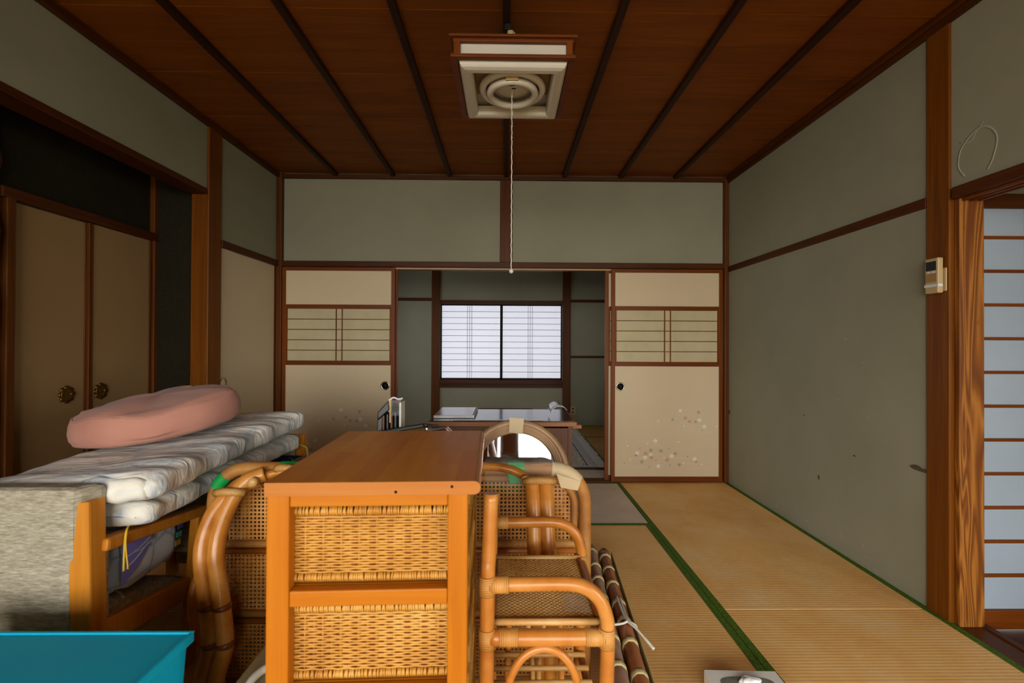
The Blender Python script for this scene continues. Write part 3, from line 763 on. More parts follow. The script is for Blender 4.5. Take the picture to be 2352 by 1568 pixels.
for z in (0.12, 0.145): B(-0.05, 0.357, YE + 0.004, YE + 0.009, z - 0.003, z + 0.003).build('bar', 'blackmatte', w2)
ou = thing('wall_outlet', (0.93, YE, 0.2), 'small cream double wall outlet near the far window', 'outlet')
B(0.895, 0.965, YE - 0.008, YE, 0.15, 0.27).build('cover_plate', 'cream', ou, 0.003)
for z in (0.185, 0.235): B(0.92, 0.94, YE - 0.0095, YE - 0.007, z - 0.012, z + 0.012).build('socket', 'blackmatte', ou)
#--PART3--
# ================================================================== things in the foreground
# ---- wicker-drawer chest (side view), built in its own frame then turned a little
ch = thing('drawer_chest', (-0.446, 0.856, 0.0), 'honey wood chest with wicker basket drawers, brown top, front and centre', 'chest', math.radians(1.9))
CW, CL, CH = 0.375, 0.495, 0.865
def lb(name, mat_, *boxes, bev=0.003, par=ch):
    m = MB()
    for b in boxes: m.box(*b)
    return m.build(name, mat_, par, bev, local=True)
lb('post', 'chest', (0, 0.042, 0, 0.03, 0, 0.840)); lb('post', 'chest', (0.337, CW, 0, 0.03, 0, 0.840))
lb('post', 'chest', (0, 0.042, CL - 0.03, CL, 0, 0.840)); lb('post', 'chest', (0.337, CW, CL - 0.03, CL, 0, 0.840))
tp = MB(); n = 8
prof = [(-0.002, 0.840), (CW + 0.012, 0.840)] + [(CW + 0.012 + 0.0125 * math.sin(a), 0.8525 - 0.0125 * math.cos(a)) for a in [PI * i / n for i in range(1, n)]] + [(CW + 0.012, 0.865), (-0.002, 0.865)]
b0 = len(tp.v); k = len(prof)
tp.v += [(x, -0.004, z) for x, z in prof] + [(x, CL + 0.004, z) for x, z in prof]
tp.face(range(k), mi=1); tp.face([k + i for i in range(k)][::-1], mi=1)
for i in range(k):
    j = (i + 1) % k; tp.face((i, i + k, j + k, j), mi=(0 if i >= k - 2 else 1))
tp.build('table_top', ['chest_top', 'chest_edge'], ch, local=True)
for x, z in ((0.06 + 0.18, 0.846), (0.345, 0.855)):
    MB().lathe([(0.0028, -0.0003), (0.0, -0.0003)], (x, -0.004, z), 'Y', 10).build('peg_hole', 'blackmatte', ch, local=True)
lb('top_rail', 'chestX', (0.042, 0.337, 0.002, 0.026, 0.817, 0.840)); lb('top_rail', 'chestX', (0.042, 0.337, CL - 0.026, CL - 0.002, 0.817, 0.840))
RZ = [0.630, 0.443, 0.256, 0.069]
for z in RZ:
    lb('side_rail', 'chestX', (0.042, 0.337, 0.002, 0.026, z, z + 0.030))
    lb('side_rail', 'chestX', (0.042, 0.337, CL - 0.026, CL - 0.002, z, z + 0.030))
    lb('runner', 'chestX', (0.004, 0.370, 0.026, 0.056, z + 0.006, z + 0.030)); lb('runner', 'chestX', (0.004, 0.370, CL - 0.056, CL - 0.026, z + 0.006, z + 0.030))
lb('back_panel', 'chestX', (0.004, 0.010, 0.03, CL - 0.03, 0.07, 0.840))
def weave(o, u, nrm, W, H, pitch=0.0052, stake=0.0165):
    """woven wall: strands running along u over and under upright stakes, with bound rims"""
    o = Vector(o); u = Vector(u); w = Vector((0, 0, 1)); nr = Vector(nrm); m = MB()
    rim = 0.017
    rows = int((H - 2 * rim) / pitch); ns = max(2, int(W / stake))
    for j in range(rows):
        z = rim + (j + 0.5) * (H - 2 * rim) / rows
        pts = []; N_ = ns * 3; rad = []
        jz = [random.uniform(-0.0006, 0.0006) for _ in range(4)]
        for i in range(N_ + 1):
            t = i / N_ * W
            off = 0.0014 * math.cos(PI * (t / stake + j)) + 0.0025
            rad.append(pitch * (0.43 - 0.09 * math.cos(2 * PI * t / (2 * stake) + 0.6 * math.sin(j * 0.9))))
            pts.append(o + u * t + nr * off + w * (z + jz[i * 3 // N_]))
        m.tube(pts, rad, 5, sx=0.75)
    for i in range(ns + 1):
        t = i * W / ns
        m.tube([o + u * t + w * rim, o + u * t + w * (H - rim)], 0.0024, 5)
    for z0, z1 in ((0.001, rim), (H - rim, H)):
        cnt = int(W / 0.0042)
        for i in range(cnt):
            t = (i + 0.5) * W / cnt; lean = random.uniform(-0.0012, 0.0012)
            m.tube([o + u * t + w * z0 + nr * 0.002, o + u * (t + lean) + w * ((z0 + z1) / 2) + nr * 0.0065, o + u * (t + lean * 2) + w * z1 + nr * 0.002], 0.0024, 5)
    return m
for z in RZ:
    zb = z + 0.033; H_ = 0.145
    dr = lb('drawer', 'rattan_red', (0.026, 0.366, 0.032, CL - 0.032, zb + 0.002, zb + H_ - 0.02), bev=0.004)  # body darker than the strands, putting shade into the weave gaps
    MB().box(0.030, 0.362, 0.036, CL - 0.036, zb + H_ - 0.021, zb + H_ - 0.018).build('black_sheet', 'blackmatte', dr, local=True)  # flat black layer on top of the solid drawer body
    weave((0.026, 0.032, zb), (1, 0, 0), (0, -1, 0), 0.342, H_).build('woven_side', 'wicker', dr, local=True, kind='stuff')
    weave((0.366, 0.026, zb), (0, 1, 0), (1, 0, 0), CL - 0.052, H_, stake=0.03).build('woven_front', 'wicker', dr, local=True, kind='stuff')

# ---- two-seat rattan sofa seen from behind
so = thing('rattan_sofa', (-0.34, 1.75, 0.0), 'two-seat rattan sofa with cane back, turned away behind the chest', 'sofa')
SX0, SX1, YS, ZT = -0.975, 0.285, 1.505, 0.735
def rr_path(x0, x1, z0, z1, r, yv, n=7):
    P = [(x0, yv, z0)]
    for i in range(n + 1):
        a = PI - i * PI / 2 / n; P.append((x0 + r + r * math.cos(a), yv, z1 - r + r * math.sin(a)))
    for i in range(n + 1):
        a = PI / 2 - i * PI / 2 / n; P.append((x1 - r + r * math.cos(a), yv, z1 - r + r * math.sin(a)))
    P.append((x1, yv, z0)); return P
MB().tube(rr_path(SX0 + 0.022, SX1 - 0.022, 0.02, ZT - 0.02, 0.11, YS), 0.021, 12, sx=1.0).build('back_frame', 'wrap', so)
fr2 = rr_path(SX0 + 0.058, SX1 - 0.058, 0.46, ZT - 0.052, 0.085, YS - 0.004)
MB().tube(fr2, 0.012, 8).build('inner_frame', 'wrap', so)
def inside_top(x):  # top limit of the cane under the rounded frame
    r = 0.085; x0, x1, z1 = SX0 + 0.058, SX1 - 0.058, ZT - 0.052
    d = max(0, x0 + r - x, x - (x1 - r))
    return z1 - r + math.sqrt(max(0, r * r - d * d))
P_ = 0.0128
def cane(z0, z1, x0, x1, yv, diag, wd):
    m = MB(); x = x0
    while x < x1:
        zt = min(z1, inside_top(x) if z1 > 0.5 else z1)
        if zt > z0: m.box(x - wd / 2, x + wd / 2, yv - 0.0008, yv + 0.0008, z0, zt)
        x += P_
    z = z0 + P_ / 2
    while z < z1:
        a, b = x0, x1
        if z1 > 0.5:
            while inside_top(a) < z and a < x1: a += 0.004
            while inside_top(b) < z and b > x0: b -= 0.004
        m.box(a, b, yv - 0.0022, yv - 0.0008, z - wd / 2, z + wd / 2)
        z += P_
    if diag:
        h = z1 - z0
        for s_ in (1, -1):
            x = x0 - h
            while x < x1 + h:
                p0 = Vector((x, yv - 0.003, z0)); p1 = Vector((x + s_ * h, yv - 0.003, z1))
                # clip to x range
                def cl(p, q):
                    if p.x < x0: p = p + (q - p) * ((x0 - p.x) / (q.x - p.x))
                    if p.x > x1: p = p + (q - p) * ((x1 - p.x) / (q.x - p.x))
                    return p
                if min(p0.x, p1.x) < x1 and max(p0.x, p1.x) > x0:
                    a, b = cl(p0, p1), cl(p1, p0)
                    if (b - a).length > 0.01: m.beam(a, b, 0.0026, 0.0008, (0, 1, 0))
                x += P_ * 1.0
    return m
xa, xb = SX0 + 0.06, SX1 - 0.06
cane(0.475, ZT - 0.055, xa, xb, YS, False, 0.0058).build('upper_cane', 'cane', so, kind='stuff')
cane(0.250, 0.440, xa, xb, YS + 0.002, True, 0.0062).build('middle_cane', 'cane', so, kind='stuff')
cane(0.030, 0.212, xa, xb, YS + 0.002, False, 0.0066).build('lower_cane', 'cane', so, kind='stuff')
for z, r in ((0.470, 0.013), (0.446, 0.010), (0.243, 0.012), (0.219, 0.010), (0.022, 0.012)):
    MB().tube([(SX0 + 0.03, YS - 0.004, z), (SX1 - 0.03, YS - 0.004, z)], r, 10).build('cross_rail', 'rattan_red' if r < 0.011 else 'wrap', so)
# paired poles; each bends outward, top leans over the back frame
def pole(pts, r0, nm='pole'):
    sp = spline(pts, 7)
    o = MB().tube(sp, r0, 14).build(nm, 'rattan_dark', so)
    return o
for dx in (-0.021, 0.021):
    dz = 0.018 if dx > 0 else 0
    pole([(-0.80 + dx, 1.36, 0.0), (-0.862 + dx, 1.345, 0.12), (-0.838 + dx, 1.345, 0.24), (-0.852 + dx, 1.35, 0.36), (-0.878 + dx, 1.365, 0.50), (-0.872 + dx * 0.9, 1.40, 0.60), (-0.835 + dx * 0.6, 1.44, 0.665 + dz), (-0.775 + dx * 0.4, 1.465, 0.69 + dz)], 0.0235)
    pole([(0.115 + dx, 1.37, 0.0), (0.118 + dx, 1.365, 0.20), (0.112 + dx, 1.37, 0.45), (0.108 + dx, 1.40, 0.60), (0.104 + dx, 1.445, 0.70)], 0.0235)
    for zz, xx, yy in ((0.247, -0.838, 1.345), (0.352, -0.851, 1.35), (0.10, -0.855, 1.346)):
        MB().tube([(xx + dx, yy, zz - 0.007), (xx + dx + 0.0005, yy, zz - 0.002), (xx + dx + 0.001, yy, zz + 0.003), (xx + dx, yy, zz + 0.008)], [0.0235, 0.0262, 0.0258, 0.0235], 14).build('pole_node', 'node', so)
MB().tube([(-0.80, 1.435, 0.683), (-0.777, 1.438, 0.69)], 0.0115, 12).build('peg', 'slat', so)
MB().lathe([(0.0, -0.004), (0.014, -0.004), (0.014, 0.02), (0.0, 0.02)], (-0.782, 1.418, 0.694), 'Y', 16).build('peg', 'slat', so)
MB().lathe([(0.0, -0.004), (0.014, -0.004), (0.014, 0.02), (0.0, 0.02)], (0.062, 1.418, 0.700), 'Y', 16).build('peg', 'slat', so)
pole([(-0.85, 1.455, 0.665), (-0.77, 1.470, 0.700), (-0.66, 1.475, 0.722), (-0.52, 1.475, 0.735), (-0.3, 1.475, 0.738), (-0.14, 1.475, 0.732), (-0.02, 1.47, 0.728), (0.04, 1.465, 0.712), (0.075, 1.45, 0.690)], 0.0135, 'top_bar')
for cx, cy, cz, dxx in ((-0.845, 1.425, 0.668, 0.045), (-0.70, 1.475, 0.728, 0.03), (0.104, 1.43, 0.702, 0.048)):
    MB().tube([(cx - dxx, cy - 0.012, cz - 0.004), (cx - dxx * 0.5, cy - 0.024, cz + 0.002), (cx, cy - 0.028, cz + 0.004), (cx + dxx * 0.5, cy - 0.024, cz + 0.002), (cx + dxx, cy - 0.012, cz - 0.004)], 0.012, 10).build('binding', 'wrap_fine', so)
# side bow, seat, front legs and arms (mostly hidden)
pole([(-0.955, 1.50, 0.02), (-0.948, 1.47, 0.14), (-0.975, 1.45, 0.24), (-0.985, 1.46, 0.34), (-0.968, 1.50, 0.42)], 0.0155, 'side_bow')
B(SX0 + 0.04, SX1 - 0.04, YS + 0.02, 2.06, 0.335, 0.355).build('seat', 'seatcane', so)
for x in (SX0 + 0.02, SX1 - 0.02):
    MB().tube([(x, YS, 0.34), (x, 2.07, 0.34)], 0.018, 10).build('seat_rail', 'rattan', so)
    MB().tube([(x, 2.07, 0.0), (x, 2.07, 0.36)], 0.018, 10).build('leg', 'rattan', so)
    MB().tube(spline([(x, YS + 0.01, 0.45), (x, 1.75, 0.47), (x, 2.0, 0.46), (x, 2.08, 0.40), (x, 2.075, 0.33)], 5), 0.016, 10).build('arm', 'rattan', so)
MB().tube([(SX0, 2.07, 0.34), (SX1, 2.07, 0.34)], 0.018, 10).build('seat_rail', 'rattan', so)
# tape on the back frame
def tape_band(pts, w, mat_, rad=0.0225):
    return MB().tube(pts, rad, 12, cap=False).build('tape', mat_, so)
pp = rr_path(SX0 + 0.022, SX1 - 0.022, 0.02, ZT - 0.02, 0.11, YS)
tape_band([pp[3], pp[4], pp[5]], 0, 'greentape')
tape_band([(-0.735, YS, ZT - 0.02), (-0.655, YS, ZT - 0.02)], 0, 'greentape')
tape_band([(0.005, YS, ZT - 0.02), (0.062, YS, ZT - 0.02)], 0, 'greentape')
B(-0.735, -0.665, YS - 0.026, YS - 0.024, ZT - 0.075, ZT - 0.02).build('tape', 'greentape', so)
MB().poly([(0.005, YS - 0.024, ZT - 0.02), (0.015, YS - 0.024, ZT - 0.065), (0.045, YS - 0.024, ZT - 0.058), (0.07, YS - 0.024, ZT - 0.03), (0.062, YS - 0.024, ZT - 0.02)], 0.001, (0, -1, 0)).build('tape', 'greentape', so)
B(-0.055, 0.055, YS + 0.03, YS + 0.032, 0.62, 0.69).build('tape', 'greentape', so)
tape_band([(0.152, YS, ZT - 0.02), pp[10], pp[11], pp[12], pp[13]], 0, 'masking', 0.0232)
MB().poly([(0.165, YS - 0.026, ZT - 0.03), (0.18, YS - 0.026, ZT - 0.075), (0.235, YS - 0.026, ZT - 0.085), (0.245, YS - 0.026, ZT - 0.055)], 0.001, (0, -1, 0)).build('tape', 'masking', so)

# ---- small rattan armchair
ac = thing('rattan_armchair', (0.08, 1.12, 0.0), 'small honey rattan armchair with woven seat, beside the wicker chest', 'armchair')
def ac_tube(nm, pts, r, m='rattan', n=6, cl=False):
    return MB().tube(spline(pts, n, cl), r, 14, closed=cl).build(nm, m, ac)
NY, FY = 0.955, 1.285
for yv in (NY, FY):
    zt = 0.81 if yv == NY else 0.70
    ac_tube('back_post', [(-0.036, yv, 0), (-0.038, yv, 0.3), (-0.036, yv, 0.62), (-0.034, yv + 0.004, 0.68), (-0.03, yv + 0.01, zt)], 0.0155)
    ac_tube('arm', [(-0.03, yv, 0.622), (0.04, yv, 0.623), (0.125, yv, 0.624), (0.165, yv, 0.617), (0.195, yv, 0.595), (0.211, yv, 0.562), (0.216, yv, 0.52), (0.214, yv, 0.40), (0.213, yv, 0.2), (0.213, yv, 0.0)], 0.0148, n=5)
    ac_tube('seat_rail', [(-0.03, yv, 0.512), (0.10, yv, 0.512), (0.21, yv, 0.512)], 0.0165)
    ac_tube('arch', [(-0.005 + 0.012, yv, 0.36), (0.012, yv, 0.425), (0.040, yv, 0.472), (0.082, yv, 0.490), (0.124, yv, 0.472), (0.150, yv, 0.425), (0.155, yv, 0.36), (0.16, yv, 0.2), (0.165, yv, 0.09)], 0.0085)
    ac_tube('arch', [(0.012, yv, 0.37), (0.008, yv, 0.2), (0.005, yv, 0.09)], 0.0085)
    ac_tube('stretcher', [(-0.03, yv, 0.09), (0.21, yv, 0.09)], 0.011)
    for xx, zz, ax in ((-0.012, 0.622, 'x'), (0.008, 0.512, 'x'), (0.188, 0.512, 'x'), (-0.037, 0.512, 'z'), (0.214, 0.512, 'z'), (-0.037, 0.622, 'z')):
        h = 0.020
        pts = [(xx - h, yv, zz), (xx + h, yv, zz)] if ax == 'x' else [(xx, yv, zz - h), (xx, yv, zz + h)]
        m = MB().tube(pts, 0.0172, 14)
        m.build('binding', 'wrap_honey', ac)
for xx, zz in ((-0.037, 0.512), (0.213, 0.512), (-0.034, 0.69), (0.213, 0.09), (-0.037, 0.09)):
    ac_tube('cross_rail', [(xx, NY, zz), (xx, FY, zz)], 0.0130, 'rattan_red')
SZ = 0.530
st = MB()
nx, ny = 34, 46; x0, x1, y0, y1 = -0.022, 0.196, NY + 0.03, FY - 0.03
for i in range(ny):
    yv = y0 + (y1 - y0) * (i + 0.5) / ny
    pts = [(x0 + (x1 - x0) * k / (nx), yv, SZ + 0.0016 * math.cos(PI * (k + i))) for k in range(nx + 1)]
    st.tube(pts, 0.0029, 4, sx=1.0)
for k in range(nx // 2):
    xv = x0 + (x1 - x0) * (k + 0.5) * 2 / nx
    st.box(xv - 0.0022, xv + 0.0022, y0, y1, SZ - 0.0012, SZ + 0.0012)
st.build('woven_seat', 'seatcane', ac, kind='stuff')
B(x0, x1, y0, y1, SZ - 0.012, SZ - 0.006).build('seat_board', 'rattan_red', ac)
for yv in (NY + 0.020, FY - 0.020): MB().tube([(x0 - 0.005, yv, SZ + 0.002), (x1 + 0.012, yv, SZ + 0.002)], 0.0075, 8).build('seat_edging', 'slat', ac)
for xx in (x0 - 0.006, x1 + 0.008): MB().tube([(xx, NY + 0.02, SZ), (xx, FY - 0.02, SZ)], 0.0075, 8).build('seat_edging', 'rattan_red', ac)
for i in range(6):
    yv = 1.0 + i * 0.052
    MB().tube([(-0.03, yv, 0.268), (0.222, yv, 0.268)], 0.0068, 8).build('shelf_slat', 'slat', ac)
for xx in (-0.037, 0.213): ac_tube('cross_rail', [(xx, NY, 0.254), (xx, FY, 0.254)], 0.010, 'rattan_red')
for s_ in (-1, 1):
    ac_tube('brace', [(0.088 + s_ * 0.008, FY, 0.10), (0.088 + s_ * 0.012, FY, 0.26), (0.088 + s_ * 0.04, FY, 0.44)], 0.0065, 'slat')
MB().poly([(0.130, NY + 0.055, SZ + 0.0045), (0.192, NY + 0.05, SZ + 0.0045), (0.188, NY + 0.115, SZ + 0.0045), (0.135, NY + 0.125, SZ + 0.0045)], 0.0008, (0, 0, 1)).build('clear_tape', 'film', ac)

# ---- rolled bamboo blind lying on the mats
bl = thing('rolled_bamboo_blind', (0.39, 1.75, 0.0), 'bundle of brown bamboo slats with cream bindings, tied with white string', 'blind')
def slatrow(a, b, r, m, zc, sg):
    n = 26
    pts = [(a[0] + (b[0] - a[0]) * i / n, a[1] + (b[1] - a[1]) * i / n, zc + 0.003 * math.sin(i * 0.5 + sg)) for i in range(n + 1)]
    o = MB().tube(pts, [r * (1 + 0.03 * math.sin(i * 1.3 + sg)) for i in range(n + 1)], 10, sx=0.82).build('bamboo_slat', m, bl)
    i = 1
    L = (Vector(b) - Vector(a)).length
    for q in range(10):
        t = (0.045 + q * 0.118 + 0.012 * math.sin(q * 2 + sg)); 
        if t > 0.97: break
        p = Vector((a[0] + (b[0] - a[0]) * t, a[1] + (b[1] - a[1]) * t, zc + 0.003 * math.sin(t * n * 0.5 + sg)))
        d = (Vector((b[0], b[1], 0)) - Vector((a[0], a[1], 0))).normalized() * 0.0125
        MB().tube([p - d, p - d * 0.3, p + d * 0.4, p + d], [r * 1.06, r * 1.10, r * 1.09, r * 1.05], 10, sx=0.82).build('binding', 'bandcream', o)
slatrow((0.432, 2.30), (0.338, 1.16), 0.034, 'bamA', 0.082, 0.0)
slatrow((0.492, 2.27), (0.402, 1.16), 0.034, 'bamB', 0.074, 1.4)
slatrow((0.45, 2.28), (0.352, 1.16), 0.030, 'bamB', 0.031, 2.2)
slatrow((0.502, 2.26), (0.418, 1.16), 0.028, 'bamA', 0.029, 0.8)
MB().beam((0.528, 2.26, 0.075), (0.44, 1.16, 0.07), 0.0025, 0.045).build('cream_edge', 'bandcream', bl)
tie = MB()
tie.tube(spline([(0.45, 1.83, 0.112), (0.446, 1.78, 0.116), (0.444, 1.70, 0.117), (0.446, 1.655, 0.118)], 5), 0.0045, 6)
tie.tube(spline([(0.462, 1.83, 0.110), (0.456, 1.76, 0.114), (0.452, 1.70, 0.116), (0.448, 1.655, 0.118)], 5), 0.0035, 6)
tie.tube(spline([(0.375, 1.64, 0.118), (0.40, 1.645, 0.114), (0.43, 1.652, 0.114), (0.448, 1.655, 0.118), (0.478, 1.66, 0.10), (0.482, 1.67, 0.07)], 5), 0.0045, 6)
tie.tube(spline([(0.448, 1.655, 0.118), (0.47, 1.62, 0.112), (0.492, 1.585, 0.098), (0.51, 1.555, 0.085)], 5), [0.004] * 10 + [0.0055] * 6, 6)
tie.build('string_tie', 'string', bl)
for p in ((0.492, 1.43, 0.01), (0.50, 1.40, 0.008)):
    MB().lathe([(0.0, 0.012), (0.009, 0.006), (0.008, 0.0), (0.0, -0.006)], p, 'Z', 8).build('frayed_end', 'bandcream', bl)

# ---- tissue box
tb = thing('tissue_box', (0.765, 1.425, 0.0), 'grey white tissue box with tissue poking out, on the mat', 'tissue box', math.radians(-2.2))
MB().box(-0.115, 0.115, -0.057, 0.057, 0, 0.064).build('carton', 'boxgrey', tb, 0.002, local=True)
ov = [(0.085 * math.copysign(abs(math.cos(a)) ** 0.6, math.cos(a)), -0.002 + 0.030 * math.copysign(abs(math.sin(a)) ** 0.9, math.sin(a)), 0.0641) for a in [i * 2 * PI / 28 for i in range(28)]]
MB().poly(ov, 0.0004, (0, 0, 1)).build('opening_print', 'boxprint', tb, local=True)
def tis(u, v):
    a = u * 2 * PI; r = 0.031 * (1 + 0.15 * math.sin(3 * a + 4 * v) + 0.08 * math.sin(7 * a)) * (1 - v ** 4)
    return (0.006 + r * math.cos(a), -0.002 + r * 0.55 * math.sin(a), 0.0642 + 0.019 * math.sin(v * PI / 2) + 0.003 * math.sin(4 * a) * v * (1 - v))
MB().grid(tis, 28, 8, True).build('tissue_sheet', 'tissue', tb, local=True)

# ---- teal storage box
te = thing('storage_box', (-1.0, 0.8, 0.0), 'teal plastic storage box in the near corner', 'storage box')
TX0, TX1, TY0, TY1, TZ = -1.32, -0.672, 0.60, 1.0, 0.5
MB().hexa([(TX0 + .03, TY0 + .03, 0), (TX1 - .03, TY0 + .03, 0), (TX1 - .03, TY1 - .03, 0), (TX0 + .03, TY1 - .03, 0), (TX0 + .008, TY0 + .008, TZ - .02), (TX1 - .008, TY0 + .008, TZ - .02), (TX1 - .008, TY1 - .008, TZ - .02), (TX0 + .008, TY1 - .008, TZ - .02)]).build('body', 'teal', te, 0.008)
MB().box(TX0, TX1, TY0, TY1, TZ - 0.022, TZ - 0.003).build('lid', 'teal', te, 0.004)
rim = MB().box(TX0, TX1, TY1 - 0.008, TY1, TZ - 0.004, TZ + 0.001).box(TX1 - 0.008, TX1, TY0, TY1 - 0.008, TZ - 0.004, TZ + 0.001).box(TX0, TX0 + 0.008, TY0, TY1 - 0.008, TZ - 0.004, TZ + 0.001).box(TX0 + 0.008, TX1 - 0.008, TY0, TY0 + 0.008, TZ - 0.004, TZ + 0.001)
rim.build('lid_rim', 'teal', te, 0.002)

# ---- beige case between the chest and the poles
cs = thing('carry_case', (-0.54, 1.0, 0.0), 'beige plastic case with white handle beside the chest', 'case')
B(-0.615, -0.478, 0.80, 1.205, 0, 0.35).build('body', 'beige', cs, 0.004)
MB().tube(spline([(-0.575, 1.01, 0.348), (-0.572, 1.04, 0.362), (-0.56, 1.07, 0.366), (-0.535, 1.088, 0.366), (-0.505, 1.09, 0.362), (-0.49, 1.09, 0.348)], 6), 0.009, 10).build('handle', 'white', cs)
MB().poly([(-0.478, 1.085, 0.3502), (-0.482, 1.08, 0.3502), (-0.585, 0.95, 0.3502), (-0.60, 0.82, 0.3502), (-0.478, 0.82, 0.3502)][::-1], 0.008, (0, 0, 1)).build('red_flap', 'red', cs)

# ---- wooden armchairs facing each other under the quilts
def rbox(o0, name, mat_, pts, bev=0.006):
    return MB().hexa(pts).build(name, mat_, o0, bev)
wc = thing('wooden_armchair', (-1.34, 1.42, 0.0), 'grey tweed wooden armchair nearest the teal box, back turned', 'armchair')
CX0, CX1 = -1.66, -1.06
# outer back panel (tweed), slightly reclined toward the viewer at the top
rbox(wc, 'backrest', 'tweed', [(CX0, 1.195, 0.06), (-1.112, 1.195, 0.06), (-1.112, 1.230, 0.06), (CX0, 1.230, 0.06), (CX0, 1.168, 0.752), (-1.095, 1.168, 0.752), (-1.06, 1.238, 0.752), (CX0, 1.238, 0.752)], 0.018)
for xs, dx in ((-1.082, 0.0), (CX0 + 0.03, 0.0)):
    rbox(wc, 'back_post', 'chairwood', [(xs - 0.022, 1.185, 0.0), (xs + 0.030, 1.185, 0.0), (xs + 0.030, 1.235, 0.0), (xs - 0.022, 1.235, 0.0), (xs - 0.036, 1.175, 0.715), (xs + 0.012, 1.185, 0.715), (xs + 0.014, 1.235, 0.715), (xs - 0.034, 1.228, 0.715)], 0.005)
    # arm, seat rail, front leg: the frame runs away from the viewer and dips slightly
    MB().beam((xs + 0.008, 1.22, 0.588), (xs - 0.0, 1.645, 0.530), 0.048, 0.034).build('arm', 'chairwood', wc, 0.008)
    MB().beam((xs + 0.005, 1.22, 0.352), (xs - 0.02, 1.62, 0.275), 0.028, 0.070).build('seat_rail', 'chairwood', wc, 0.004)
    rbox(wc, 'front_leg', 'chairwood', [(xs - 0.045, 1.585, 0.0), (xs - 0.012, 1.585, 0.0), (xs - 0.012, 1.635, 0.0), (xs - 0.045, 1.635, 0.0), (xs - 0.008, 1.59, 0.525), (xs + 0.022, 1.59, 0.525), (xs + 0.022, 1.64, 0.525), (xs - 0.008, 1.64, 0.525)], 0.005)
B(CX0 + 0.04, -1.085, 1.240, 1.272, 0.34, 0.585).build('back_cushion', 'tweed', wc, 0.012)
def seatc(u, v):
    x = CX0 + 0.05 + u * 0.515; yv = 1.27 + v * 0.36
    ed = min(u, 1 - u, v * 0.9, (1 - v)) ; h = 1 - math.exp(-ed * 14)
    return (x, yv, 0.352 - 0.15 * v * 0.5 + 0.045 * h)
sm_ = MB().grid(seatc, 24, 16)
B(CX0 + 0.05, -1.095, 1.27, 1.61, 0.262, 0.30).build('seat_base', 'tweed', wc, 0.008)
sm_.build('seat_cushion', 'tweed', wc, solid=0.004)
MB().tube(spline([(-1.26, 1.36, 0.382), (-1.19, 1.375, 0.392), (-1.13, 1.35, 0.394), (-1.10, 1.33, 0.392)], 5), 0.0025, 6).build('loose_cord', 'masking', wc)

w2_ = thing('wooden_armchair', (-1.34, 2.05, 0.0), 'second wooden armchair hidden under the far end of the quilts', 'armchair')
for xs in (-1.0, -1.62):
    MB().box(xs - 0.02, xs + 0.02, 2.225, 2.265, 0, 0.68).build('back_post', 'chairwood', w2_, 0.004)
    MB().box(xs - 0.02, xs + 0.02, 1.78, 1.82, 0, 0.54).build('front_leg', 'chairwood', w2_, 0.004)
    MB().box(xs - 0.024, xs + 0.024, 1.765, 2.24, 0.54, 0.570).build('arm', 'chairwood', w2_, 0.006)
    MB().box(xs - 0.014, xs + 0.014, 1.80, 2.24, 0.28, 0.35).build('seat_rail', 'chairwood', w2_, 0.004)
B(-1.6, -1.02, 2.225, 2.275, 0.05, 0.68).build('backrest', 'tweed', w2_, 0.02)
B(-1.6, -1.02, 1.79, 2.24, 0.30, 0.40).build('seat_cushion', 'tweed', w2_, 0.03)

# ---- printed bag on the chair seat
bg = thing('bedding_bag', (-1.34, 1.45, 0.39), 'blue and violet printed bedding bag on the armchair seat', 'bag')
def bagf(a0, a1, b0, b1, c0, c1):
    def f(u, v):
        a = u * 2 * PI; e = 0.35
        cx, cy = math.copysign(abs(math.cos(a)) ** e, math.cos(a)), math.copysign(abs(math.sin(a)) ** e, math.sin(a))
        s_ = 1 - 0.12 * abs(2 * v - 1) ** 3
        return ((a0 + a1) / 2 + (a1 - a0) / 2 * cx * s_, (b0 + b1) / 2 + (b1 - b0) / 2 * cy * s_, c0 + (c1 - c0) * v + 0.004 * math.sin(9 * a + 5 * v))
    return f
m = MB().grid(bagf(-1.58, -1.112, 1.33, 1.60, 0.388, 0.548), 56, 10, True)
nb_ = len(m.v); m.v.append((-1.34, 1.46, 0.548)); 
for i in range(56): m.face((10 * 56 + i, 10 * 56 + (i + 1) % 56, nb_), None, True)
m.build('bag_body', 'bag', bg)
MB().poly([(-1.1085, 1.335, 0.42), (-1.1085, 1.335, 0.545), (-1.1085, 1.46, 0.545), (-1.1085, 1.44, 0.50), (-1.1085, 1.39, 0.45)][::-1], 0.002, (1, 0, 0)).build('violet_panel', 'purple', bg)
for a, b in (((1.335, 0.497), (1.44, 0.522)), ((1.335, 0.462), (1.43, 0.508)), ((1.37, 0.50), (1.45, 0.51))):
    MB().tube(spline([(-1.106, a[0], a[1]), (-1.105, (a[0] + b[0]) / 2, (a[1] + b[1]) / 2 - 0.006), (-1.106, b[0], b[1])], 4), 0.0018, 5).build('white_line', 'paper', bg)
for i, c in enumerate(('#b83070', '#2a3a80', '#1f8070', '#9a7838')):
    MT['sw%d' % i] = new('swatch_%d' % i, c, 0.4)[0]
    z = 0.528 - i * 0.026; yv = 1.575 - i * 0.006
    MB().poly([(-1.1085, yv - 0.011, z - 0.009), (-1.1085, yv + 0.011, z - 0.009), (-1.1085, yv + 0.011, z + 0.009), (-1.1085, yv - 0.011, z + 0.009)], 0.003, (1, 0, 0)).build('colour_swatch', 'sw%d' % i, bg)

